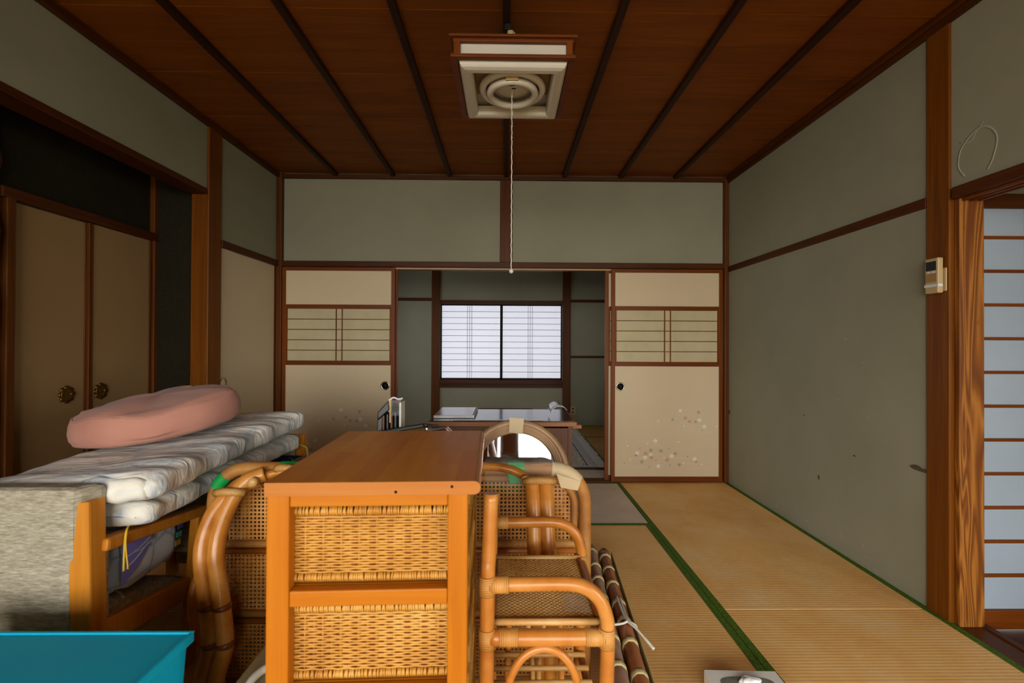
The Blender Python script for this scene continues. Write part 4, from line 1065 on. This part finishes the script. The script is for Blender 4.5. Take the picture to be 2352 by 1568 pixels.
# ---- folded quilts
def quilt(x0, x1, y0, y1, z0, z1, lift, slope, wr, seed, mb_extra=None):
    """soft folded slab running along Y; lift = z gain toward the far end, slope = drop toward -X"""
    rnd = random.Random(seed); ph = [rnd.random() * 6 for _ in range(8)]
    def f(u, v):
        a = u * 2 * PI; e = 0.50
        cx, cz = math.copysign(abs(math.cos(a)) ** e, math.cos(a)), math.copysign(abs(math.sin(a)) ** e, math.sin(a))
        # rounded ends
        t = v; end = min(t, 1 - t) / 0.05
        k = 1.0 if end >= 1 else math.sqrt(max(0.0, 1 - (1 - end) ** 2))
        kk = 0.86 + 0.14 * k
        wv = wr * (math.sin(24 * t + ph[0] + 2 * cx) * 0.5 + math.sin(41 * t + ph[1] - 3 * cx) * 0.35 + math.sin(67 * t + ph[2] + 5 * cz) * 0.25)
        side = max(0, cx) ** 3
        X = (x0 + x1) / 2 + (x1 - x0) / 2 * cx * kk + 0.012 * math.sin(3.1 * t + ph[3]) + wv * side * 0.8
        Z = (z0 + z1) / 2 + ((z1 - z0) / 2 * k * cz) + lift * t
        if cz > 0: Z += wv * (0.4 + 0.8 * side) + 0.010 * math.sin(5 * t + ph[4]) * (1 - abs(cx)) + slope * (cx - 1) / 2 * (0.6 + 0.4 * cz)
        return (X, y0 + (y1 - y0) * t + 0.012 * cx * math.sin(ph[5] + 3 * t), Z)
    return MB().grid(f, 48, 90, True)
fa = thing('folded_futon', (-1.24, 1.7, 0.60), 'lower folded white futon with pale blue print, lying on the chair arms', 'futon')
quilt(-1.52, -0.985, 1.275, 2.205, 0.598, 0.682, 0.012, 0.0, 0.008, 3).build('cover', 'futonB', fa)
MB().tube(spline([(-1.05, 1.285, 0.612), (-1.042, 1.268, 0.605), (-1.041, 1.262, 0.57), (-1.043, 1.262, 0.50)], 5), 0.0028, 6).build('ribbon', 'yellow', fa)
MB().tube(spline([(-1.05, 1.285, 0.612), (-1.039, 1.266, 0.605), (-1.037, 1.261, 0.57), (-1.031, 1.262, 0.505)], 5), 0.0022, 6).build('ribbon', 'yellow', fa)
MB().tube(spline([(-0.985, 2.19, 0.64), (-0.955, 2.195, 0.625), (-0.948, 2.195, 0.58), (-0.95, 2.195, 0.51)], 5), 0.004, 6).build('ribbon', 'yellow', fa)
fb = thing('folded_quilt', (-1.22, 1.68, 0.70), 'upper folded white quilt with pale floral print, under the pink cushion', 'quilt')
quilt(-1.475, -0.948, 1.248, 2.195, 0.680, 0.776, 0.034, 0.040, 0.0095, 11).build('cover', 'futonA', fb)
# turned-back fold on the near end
def lip(u, v):
    a = u * 2 * PI
    x = -1.155 + 0.175 * v * 1.0
    r = 0.030 * (1 - 0.25 * abs(2 * v - 1) ** 2)
    return (x, 1.268 + r * 0.9 * math.cos(a) - 0.008 * v, 0.722 + r * 1.15 * math.sin(a) + 0.004 * math.sin(9 * v))
l_ = MB().grid(lip, 18, 14, True)
for j, cxx in ((0, -1.165), (14, -0.972)):
    c0 = len(l_.v); l_.v.append((cxx, 1.262, 0.722))
    for i in range(18):
        q = (j * 18 + i, j * 18 + (i + 1) % 18, c0); l_.face(q if j else q[::-1], None, True)
l_.build('turned_fold', 'futonA', fb)

# ---- pink cushion
pc = thing('round_cushion', (-1.315, 1.765, 0.80), 'round dusty pink velour cushion on top of the quilts', 'cushion')
def cus(u, v):
    a = u * 2 * PI; R0 = 0.262; h = 0.112
    # v from bottom centre over the band to top centre
    prof = [(0.0, 0.004), (0.6, 0.0), (0.88, 0.004), (0.955, 0.014), (0.99, 0.036), (1.0, 0.058), (0.985, 0.084), (0.955, 0.104), (0.94, 0.104), (0.925, 0.108), (0.85, 0.116), (0.6, 0.126), (0.3, 0.131), (0.0, 0.131)]
    t = v * (len(prof) - 1); i = min(int(t), len(prof) - 2); q = t - i
    r = (prof[i][0] * (1 - q) + prof[i + 1][0] * q); z = prof[i][1] * (1 - q) + prof[i + 1][1] * q
    r *= R0 * (1 + 0.012 * math.sin(5 * a + 1) + 0.006 * math.sin(11 * a))
    z += (0.008 * math.sin(4 * a + 2) + 0.006 * math.sin(7 * a)) * (r / R0) * (1 if z > 0.03 else 0)
    if z > 0.112: z += 0.010 * math.sin(9 * r + 3 * a) * (r / R0)
    x, yv = r * math.cos(a), r * math.sin(a)
    tl = math.radians(5.0); ty = math.radians(6.5)
    return (-1.312 + x * math.cos(tl) - z * math.sin(tl), 1.765 + yv, 0.795 + x * math.sin(tl) + z + yv * math.tan(ty) - 0.012 * max(0, -x / R0 - 0.3))
MB().grid(cus, 64, 39, True).build('cover', 'pink', pc)
MB().tube([cus(i / 64, 0.60) for i in range(64)], 0.0028, 6, closed=True).build('piping', 'pink', pc)
tg = cus(0.36, 0.84)
MB().beam((-1.385, 1.935, 0.936), (-1.325, 1.945, 0.943), 0.02, 0.004).build('leather_tab', 'tan', pc)

# ---- clothes and a hanger on the far chair, under the quilts
cl = thing('folded_clothes', (-0.96, 2.05, 0.57), 'light blue folded clothes on a wire hanger, below the far end of the quilts', 'clothes')
def clo(z0, th, x1):
    def f(u, v):
        a = u * 2 * PI; cx, cz = math.cos(a), math.sin(a)
        cx = math.copysign(abs(cx) ** 0.5, cx)
        return (-1.06 + (x1 + 1.06) * cx * (1 - 0.15 * v), 1.78 + 0.40 * v, z0 + th * cz + 0.006 * math.sin(7 * v + z0 * 90))
    return f
MB().grid(clo(0.580, 0.007, -0.955), 20, 10, True).build('blue_garment', 'bluecloth', cl)
MB().grid(clo(0.590, 0.004, -0.950), 20, 10, True).build('navy_garment', 'navy', cl)
MB().tube(spline([(-0.99, 2.10, 0.60), (-0.955, 2.06, 0.596), (-0.93, 2.02, 0.592), (-0.915, 2.05, 0.60), (-0.905, 2.08, 0.615)], 5), 0.004, 6).build('hanger_hook', 'chrome', cl)

# ---- round mirror leaning on the sofa seat
mr = thing('round_mirror', (0.045, 1.70, 0.40), 'round mirror with ridged brown wood frame, taped at the top', 'mirror')
tl = math.radians(12.5); MC = Vector((0.043, 1.790, 0.617))
RX = Matrix.Rotation(-tl, 4, 'X')
def mpt(x, yv, z):
    p = RX @ Vector((x, yv, z)); return tuple(MC + p)
def ring_m(prof, seg=72):
    m = MB(); n = len(prof)
    for r, d in prof:
        for k_ in range(seg):
            a = 2 * PI * k_ / seg; m.v.append(mpt(r * math.cos(a), d, r * math.sin(a)))
    for i in range(n - 1):
        for k_ in range(seg):
            k2 = (k_ + 1) % seg; m.face((i * seg + k_, (i + 1) * seg + k_, (i + 1) * seg + k2, i * seg + k2), None, True)
    return m
pr = [(0.206, 0.020), (0.210, 0.0), (0.206, -0.014), (0.196, -0.019), (0.186, -0.016), (0.183, -0.010)]
for i in range(4):
    r0 = 0.183 - i * 0.0065
    pr += [(r0 - 0.0012, -0.0155), (r0 - 0.0042, -0.0155), (r0 - 0.0056, -0.005)]
pr += [(0.155, -0.004), (0.155, 0.004)]
ring_m(pr).build('ridged_frame', 'mirrorframe', mr)
ring_m([(0.156, -0.001), (0.0005, -0.001)]).build('mirror_glass', 'mirror', mr)
ring_m([(0.0005, 0.021), (0.206, 0.020)]).build('backing', 'desk', mr)
MB().poly([mpt(-0.028, -0.020, 0.214), mpt(0.030, -0.020, 0.210), mpt(0.024, -0.020, 0.152), mpt(-0.030, -0.020, 0.158)][::-1], 0.002, (0, -1, 0)).build('tape', 'masking', mr)
MB().poly([mpt(-0.028, -0.020, 0.214), mpt(0.030, -0.020, 0.210), mpt(0.030, 0.022, 0.212), mpt(-0.028, 0.022, 0.214)], 0.002, (0, 0, 1)).build('tape', 'masking', mr)
# support stand for the mirror
MB().beam((0.043, 1.92, 0.355), (0.043, 1.855, 0.76), 0.05, 0.012).build('easel_leg', 'desk', mr)
MB().beam((-0.06, 1.735, 0.384), (0.15, 1.735, 0.384), 0.05, 0.058).build('foot', 'mirrorframe', mr)

# ---- clear plastic sheet over the sofa back
cp = thing('plastic_sheet', (0.04, 1.52, 0.74), 'crinkled clear plastic sheet over the sofa back below the mirror', 'plastic sheet')
def pls(u, v):
    x = -0.066 + 0.225 * u; s_ = 0.004 * math.sin(13 * u + 6 * v) + 0.002 * math.sin(29 * u)
    if v < 0.5: return (x, 1.478 - 0.003 + s_ * 0.4, 0.665 + 0.16 * v + s_ * 0.3)
    t = (v - 0.5) * 2; return (x, 1.476 + 0.065 * t, 0.745 + 0.010 * math.sin(PI * t) + s_)
MB().grid(pls, 26, 12).build('film', 'film', cp)

# ---- desk
dk = thing('wooden_desk', (-0.01, 2.68, 0.0), 'dark walnut desk with glossy top behind the round mirror', 'desk')
B(-0.415, 0.385, 2.45, 2.90, 0.680, 0.706).build('desktop', 'desk_edge', dk, 0.006)
B(-0.413, 0.372, 2.455, 2.895, 0.7061, 0.711).build('glass_top', 'desk_top', dk, 0.001)
B(0.36, 0.412, 2.455, 2.90, 0.668, 0.690).build('pull_out_leaf', 'desk_edge', dk, 0.006)
B(0.338, 0.362, 2.462, 2.90, 0, 0.68).build('side_panel', 'desk', dk, 0.002)
B(-0.40, -0.376, 2.462, 2.90, 0, 0.68).build('side_panel', 'desk', dk, 0.002)
B(-0.376, 0.338, 2.88, 2.895, 0.1, 0.68).build('back_panel', 'desk', dk, 0.002)
B(-0.376, 0.0, 2.464, 2.48, 0.57, 0.678).build('apron', 'desk', dk, 0.002)
B(0.0, 0.02, 2.47, 2.88, 0.0, 0.68).build('partition', 'desk', dk, 0.002)
for z0, z1 in ((0.465, 0.672), (0.25, 0.455), (0.03, 0.24)):
    d_ = B(0.022, 0.337, 2.458, 2.474, z0, z1).build('drawer', 'desk', dk, 0.002)
    MB().lathe([(0.0, -0.022), (0.008, -0.020), (0.010, -0.014), (0.005, -0.006), (0.006, 0.0)], (0.305, 2.458, z0 + 0.08), 'Y', 14).build('knob', 'chrome', d_)
pa = thing('paper_pad', (-0.28, 2.76, 0.712), 'pale grey paper pad on the desk top', 'paper pad')
B(-0.40, -0.185, 2.53, 2.86, 0.712, 0.728).build('sheets', 'glossy', pa, 0.003)
B(-0.185, -0.175, 2.53, 2.86, 0.712, 0.730).build('spine', 'paper', pa, 0.002)
MB().box(-0.295, 0.21, 2.470, 2.490, 0.7115, 0.716)
rl = thing('ruler', (-0.04, 2.48, 0.712), 'long pale ruler along the front edge of the desk', 'ruler')
B(-0.285, 0.205, 2.464, 2.482, 0.7115, 0.7150).build('blade', 'glossy', rl, 0.001)
for k_ in range(20): B(-0.28 + k_ * 0.024, -0.2795 + k_ * 0.024, 2.464, 2.470, 0.7150, 0.7153).build('graduation', 'blackmatte', rl)
bk = thing('rolled_booklet', (0.29, 2.60, 0.712), 'glossy white booklet curling up on the desk corner', 'booklet')
def boo(u, v):
    a = u * 3.6 - 0.4; r = 0.030 + 0.010 * u
    return (0.285 - r * math.cos(a) + 0.05 * max(0, u - 0.7), 2.52 + 0.21 * v, 0.712 + 0.040 + 0.9 * r * -math.cos(a + 1.3) * 0.9)
MB().grid(boo, 18, 4).build('cover', 'glossy', bk, solid=0.002)
MB().tube([boo(0.62, k_ / 4) for k_ in range(5)], 0.003, 6).build('fold', 'paper', bk)

# ---- black slatted stand with a jointed arm, standing on the sofa seat
bs = thing('black_stand', (-0.49, 1.95, 0.355), 'black slatted folding stand with chrome-clamped arm behind the chest', 'stand')
hx = [(-0.555, 1.93, 0.355), (-0.445, 1.93, 0.355), (-0.44, 2.01, 0.355), (-0.55, 2.01, 0.355)]
MB().hexa([(-0.562, 1.925, 0.355), (-0.530, 1.925, 0.355), (-0.530, 2.01, 0.355), (-0.562, 2.01, 0.355), (-0.542, 1.94, 0.835), (-0.522, 1.94, 0.850), (-0.522, 2.01, 0.850), (-0.542, 2.01, 0.835)]).build('side_board', 'black', bs, 0.003)
MB().hexa([(-0.542, 1.925, 0.80), (-0.490, 1.925, 0.845), (-0.490, 2.01, 0.845), (-0.542, 2.01, 0.80), (-0.540, 1.925, 0.835), (-0.495, 1.925, 0.885), (-0.495, 2.01, 0.885), (-0.540, 2.01, 0.835)]).build('top_board', 'black', bs, 0.004)
MB().box(-0.452, -0.443, 1.935, 2.01, 0.355, 0.875).build('side_edge', 'white', bs, 0.002)
MB().box(-0.497, -0.484, 1.93, 1.95, 0.835, 0.893).box(-0.492, -0.484, 1.93, 1.94, 0.79, 0.84).build('wood_strip', 'palewood', bs, 0.002)
for i in range(4):
    x = -0.522 + i * 0.017
    MB().box(x, x + 0.008, 1.935, 1.955, 0.355, 0.82 + i * 0.006).build('slat', 'black' if i % 2 else 'desk', bs, 0.001)
B(-0.53, -0.445, 1.98, 2.0, 0.355, 0.85).build('back_board', 'blackmatte', bs, 0.002)
MB().tube(spline([(-0.492, 1.93, 0.885), (-0.475, 1.93, 0.897), (-0.455, 1.935, 0.890), (-0.438, 1.94, 0.893)], 4), 0.004, 6).build('film_edge', 'paper', bs)
MB().grid(lambda u, v: (-0.488 + 0.047 * u, 1.932 + 0.004 * math.sin(6 * v), 0.82 + 0.068 * v), 5, 6).build('plastic_film', 'film', bs)
MB().beam((-0.54, 1.90, 0.752), (-0.335, 1.88, 0.790), 0.022, 0.016).build('arm', 'black', bs, 0.004)
MB().beam((-0.335, 1.88, 0.792), (-0.275, 1.88, 0.786), 0.018, 0.010).build('arm', 'black', bs, 0.003)
MB().tube([(-0.325, 1.865, 0.755), (-0.322, 1.865, 0.775), (-0.326, 1.865, 0.792)], 0.008, 10).build('clamp', 'chrome', bs)
MB().beam((-0.322, 1.86, 0.772), (-0.240, 1.86, 0.784), 0.009, 0.006).build('clamp_bar', 'chrome', bs, 0.001)
MB().beam((-0.240, 1.86, 0.784), (-0.212, 1.86, 0.757), 0.012, 0.012).build('clamp_foot', 'paper', bs, 0.002)
MB().beam((-0.242, 1.858, 0.786), (-0.224, 1.858, 0.772), 0.010, 0.006).build('clamp_tip', 'red', bs, 0.001)

# ---- rug in the far room
rg = thing('patterned_rug', (-0.1, 4.85, 0.0), 'navy and cream patterned rug with white fringe in the far room', 'rug')
RX0, RX1, RY0, RY1 = -0.75, 0.845, 4.13, 6.0
B(RX0, RX1, RY0, RY1, 0.0018, 0.008).build('field', 'rug', rg)
MB().box(RX1 - 0.075, RX1, RY0, RY1, 0.0081, 0.0092).box(RX0, RX0 + 0.075, RY0, RY1, 0.0081, 0.0092).box(RX0 + 0.075, RX1 - 0.075, RY0, RY0 + 0.05, 0.0081, 0.0092).build('border', 'rugband', rg)
MB().box(RX1 - 0.092, RX1 - 0.084, RY0 + 0.05, RY1, 0.0081, 0.0094).box(RX1 - 0.30, RX1 - 0.29, RY0 + 0.05, RY1, 0.0081, 0.0094).box(RX1 - 0.36, RX1 - 0.352, RY0 + 0.05, RY1, 0.0081, 0.0094).build('border_line', 'navy', rg)
m = MB(); yv = RY0
while yv < RY1:
    ln = random.uniform(0.07, 0.105); dy = random.uniform(-0.02, 0.02)
    m.beam((RX1 - 0.004, yv, 0.006), (RX1 + ln, yv + dy, 0.005), 0.009, 0.004); yv += 0.010
m.build('fringe', 'fringe', rg, kind='stuff')
# raised board edging between the rug and the door track
struct('trim_26', B(-0.9, 1.2, 4.085, 4.125, 0.0018, 0.012), 'darkX', 'brown wooden strip along the near edge of the patterned rug', 'strip', 0.002)

# ---- square ceiling lamp
LX, LY, LZ = 0.022, 1.888, 2.165
lm = thing('pendant_lamp', (LX, LY, LZ), 'square wood-framed ceiling lamp with two ring tubes, hanging mid-room', 'ceiling lamp')
def frame_sq(m, h, w, z0, z1, h2=None):
    """square ring: outer half-size h, width w"""
    for a, b, c, d in ((-h, h, -h, -h + w), (-h, h, h - w, h), (-h, -h + w, -h + w, h - w), (h - w, h, -h + w, h - w)):
        m.box(LX + a, LX + b, LY + c, LY + d, z0, z1)
    return m
frame_sq(MB(), 0.236, 0.024, LZ + 0.083, LZ + 0.092).build('upper_frame', 'frameX', lm, 0.002)
frame_sq(MB(), 0.222, 0.018, LZ + 0.072, LZ + 0.083).build('upper_frame', 'frameX', lm, 0.002)
frame_sq(MB(), 0.230, 0.024, LZ + 0.010, LZ + 0.022).build('lower_frame', 'frameX', lm, 0.002)
for sx_ in (-1, 1):
    for sy_ in (-1, 1):
        cx, cy = LX + sx_ * 0.208, LY + sy_ * 0.208
        B(cx - 0.012, cx + 0.012, cy - 0.012, cy + 0.012, LZ + 0.02, LZ + 0.075).build('corner_post', 'frameZ', lm, 0.002)
frame_sq(MB(), 0.204, 0.003, LZ + 0.018, LZ + 0.078).build('shade_band', 'white', lm)
# white rim: slopes in and down to a smaller opening
def sq(h, z): return [(LX - h, LY - h, z), (LX + h, LY - h, z), (LX + h, LY + h, z), (LX - h, LY + h, z)]
rm = MB()
loops = [(0.200, 0.020), (0.200, 0.004), (0.194, -0.006), (0.182, -0.011), (0.166, -0.012), (0.156, -0.008), (0.152, 0.004), (0.152, 0.030)]
for h, z in loops: rm.v += sq(h, LZ + z)
for i in range(len(loops) - 1):
    for k_ in range(4):
        k2 = (k_ + 1) % 4; rm.face((i * 4 + k_, i * 4 + k2, i * 4 + 4 + k2, i * 4 + 4 + k_))
rm.build('shade_rim', 'white', lm, 0.002)
B(LX - 0.200, LX + 0.200, LY - 0.200, LY + 0.200, LZ + 0.050, LZ + 0.056).build('top_plate', 'white', lm)
B(LX - 0.150, LX + 0.150, LY - 0.110, LY + 0.075, LZ + 0.040, LZ + 0.0495).build('mount_board', 'tanboard', lm)
def torus(R_, r_, z):
    return MB().tube([(LX + R_ * math.cos(a), LY - 0.012 + R_ * math.sin(a), LZ + z) for a in [i * 2 * PI / 64 for i in range(64)]], r_, 14, closed=True)
torus(0.122, 0.0145, 0.012).build('ring_tube', 'tube', lm)
torus(0.092, 0.0140, -0.006).build('ring_tube', 'tube', lm)
MB().lathe([(0.055, 0.045), (0.100, 0.035), (0.098, 0.020), (0.060, 0.016), (0.025, 0.010), (0.0, 0.010)], (LX, LY - 0.012, LZ), 'Z', 40).build('ballast_cover', 'white', lm)
B(LX - 0.028, LX + 0.022, LY - 0.125, LY - 0.09, LZ - 0.012, LZ + 0.03).build('lamp_holder', 'cream', lm, 0.003)
B(LX - 0.016, LX + 0.010, LY - 0.062, LY - 0.045, LZ + 0.0075, LZ + 0.012).build('starter', 'blackmatte', lm, 0.002)
B(LX - 0.004, LX + 0.014, LY - 0.028, LY - 0.022, LZ + 0.008, LZ + 0.012).build('switch_slot', 'blackmatte', lm, 0.001)
cd_ = MB(); n = 60
cd_.tube([(LX - 0.002 + 0.0012 * math.sin(i * 1.9), LY + 0.0008 * math.cos(i * 2.3), LZ + 0.012 - (LZ + 0.012 - 1.437) * i / n) for i in range(n + 1)], 0.0022, 6)
for z in (2.085, 2.03, 1.985): cd_.lathe([(0.0, 0.005), (0.0045, 0.0), (0.0, -0.005)], (LX - 0.002, LY, z), 'Z', 8)
cd_.tube([(LX - 0.002, LY - 0.012, LZ + 0.012), (LX - 0.002, LY - 0.008, LZ - 0.02)], 0.004, 8)
pl = cd_.build('pull_cord', 'string', lm)
MB().lathe([(0.0, 0.010), (0.007, 0.006), (0.0095, 0.0), (0.007, -0.007), (0.0, -0.010)], (LX - 0.002, LY, 1.428), 'Z', 16).build('cord_ball', 'white', pl)
# hanging cord and ceiling rose
B(-0.012, 0.020, 1.915, 1.950, ZC - 0.055, ZC - 0.027).build('ceiling_rose', 'blackmatte', lm, 0.005)
MB().tube(spline([(0.008, 1.932, ZC - 0.052), (0.014, 1.925, ZC - 0.09), (0.020, 1.915, ZC - 0.16), (0.022, 1.90, LZ + 0.056)], 6), 0.006, 10).build('hanging_cord', 'blackmatte', lm)
MB().box(0.000, 0.026, 1.915, 1.937, ZC - 0.095, ZC - 0.055).build('plug', 'cream', lm, 0.006)
MB().tube(spline([(0.026, 1.928, ZC - 0.06), (0.032, 1.925, ZC - 0.085), (0.022, 1.922, ZC - 0.11), (0.010, 1.924, ZC - 0.095)], 5, True), 0.004, 8, closed=True).build('hook', 'cream', lm)

# ---- remote control in its holder on the pillar
rc = thing('remote_control', (1.79, 1.89, 1.35), 'cream air conditioner remote in a holder on the orange pillar', 'remote control')
PX = XR - 0.010
B(PX - 0.006, PX, 1.842, 1.905, 1.352, 1.448).build('holder', 'cream', rc, 0.003)
bd = B(PX - 0.030, PX - 0.006, 1.852, 1.912, 1.345, 1.492).build('body', 'cream', rc, 0.005)
B(PX - 0.0308, PX - 0.0298, 1.860, 1.905, 1.440, 1.478).build('display', 'lcd', bd)
B(PX - 0.0308, PX - 0.0298, 1.858, 1.908, 1.392, 1.428).build('cover_flap', 'tanboard', bd)
for yv in (1.872, 1.893): B(PX - 0.0315, PX - 0.0298, yv - 0.007, yv + 0.007, 1.430, 1.436).build('button', 'paper', bd)
B(PX - 0.032, PX - 0.012, 1.849, 1.9125, 1.371, 1.383).build('holder_band', 'paper', rc, 0.001)
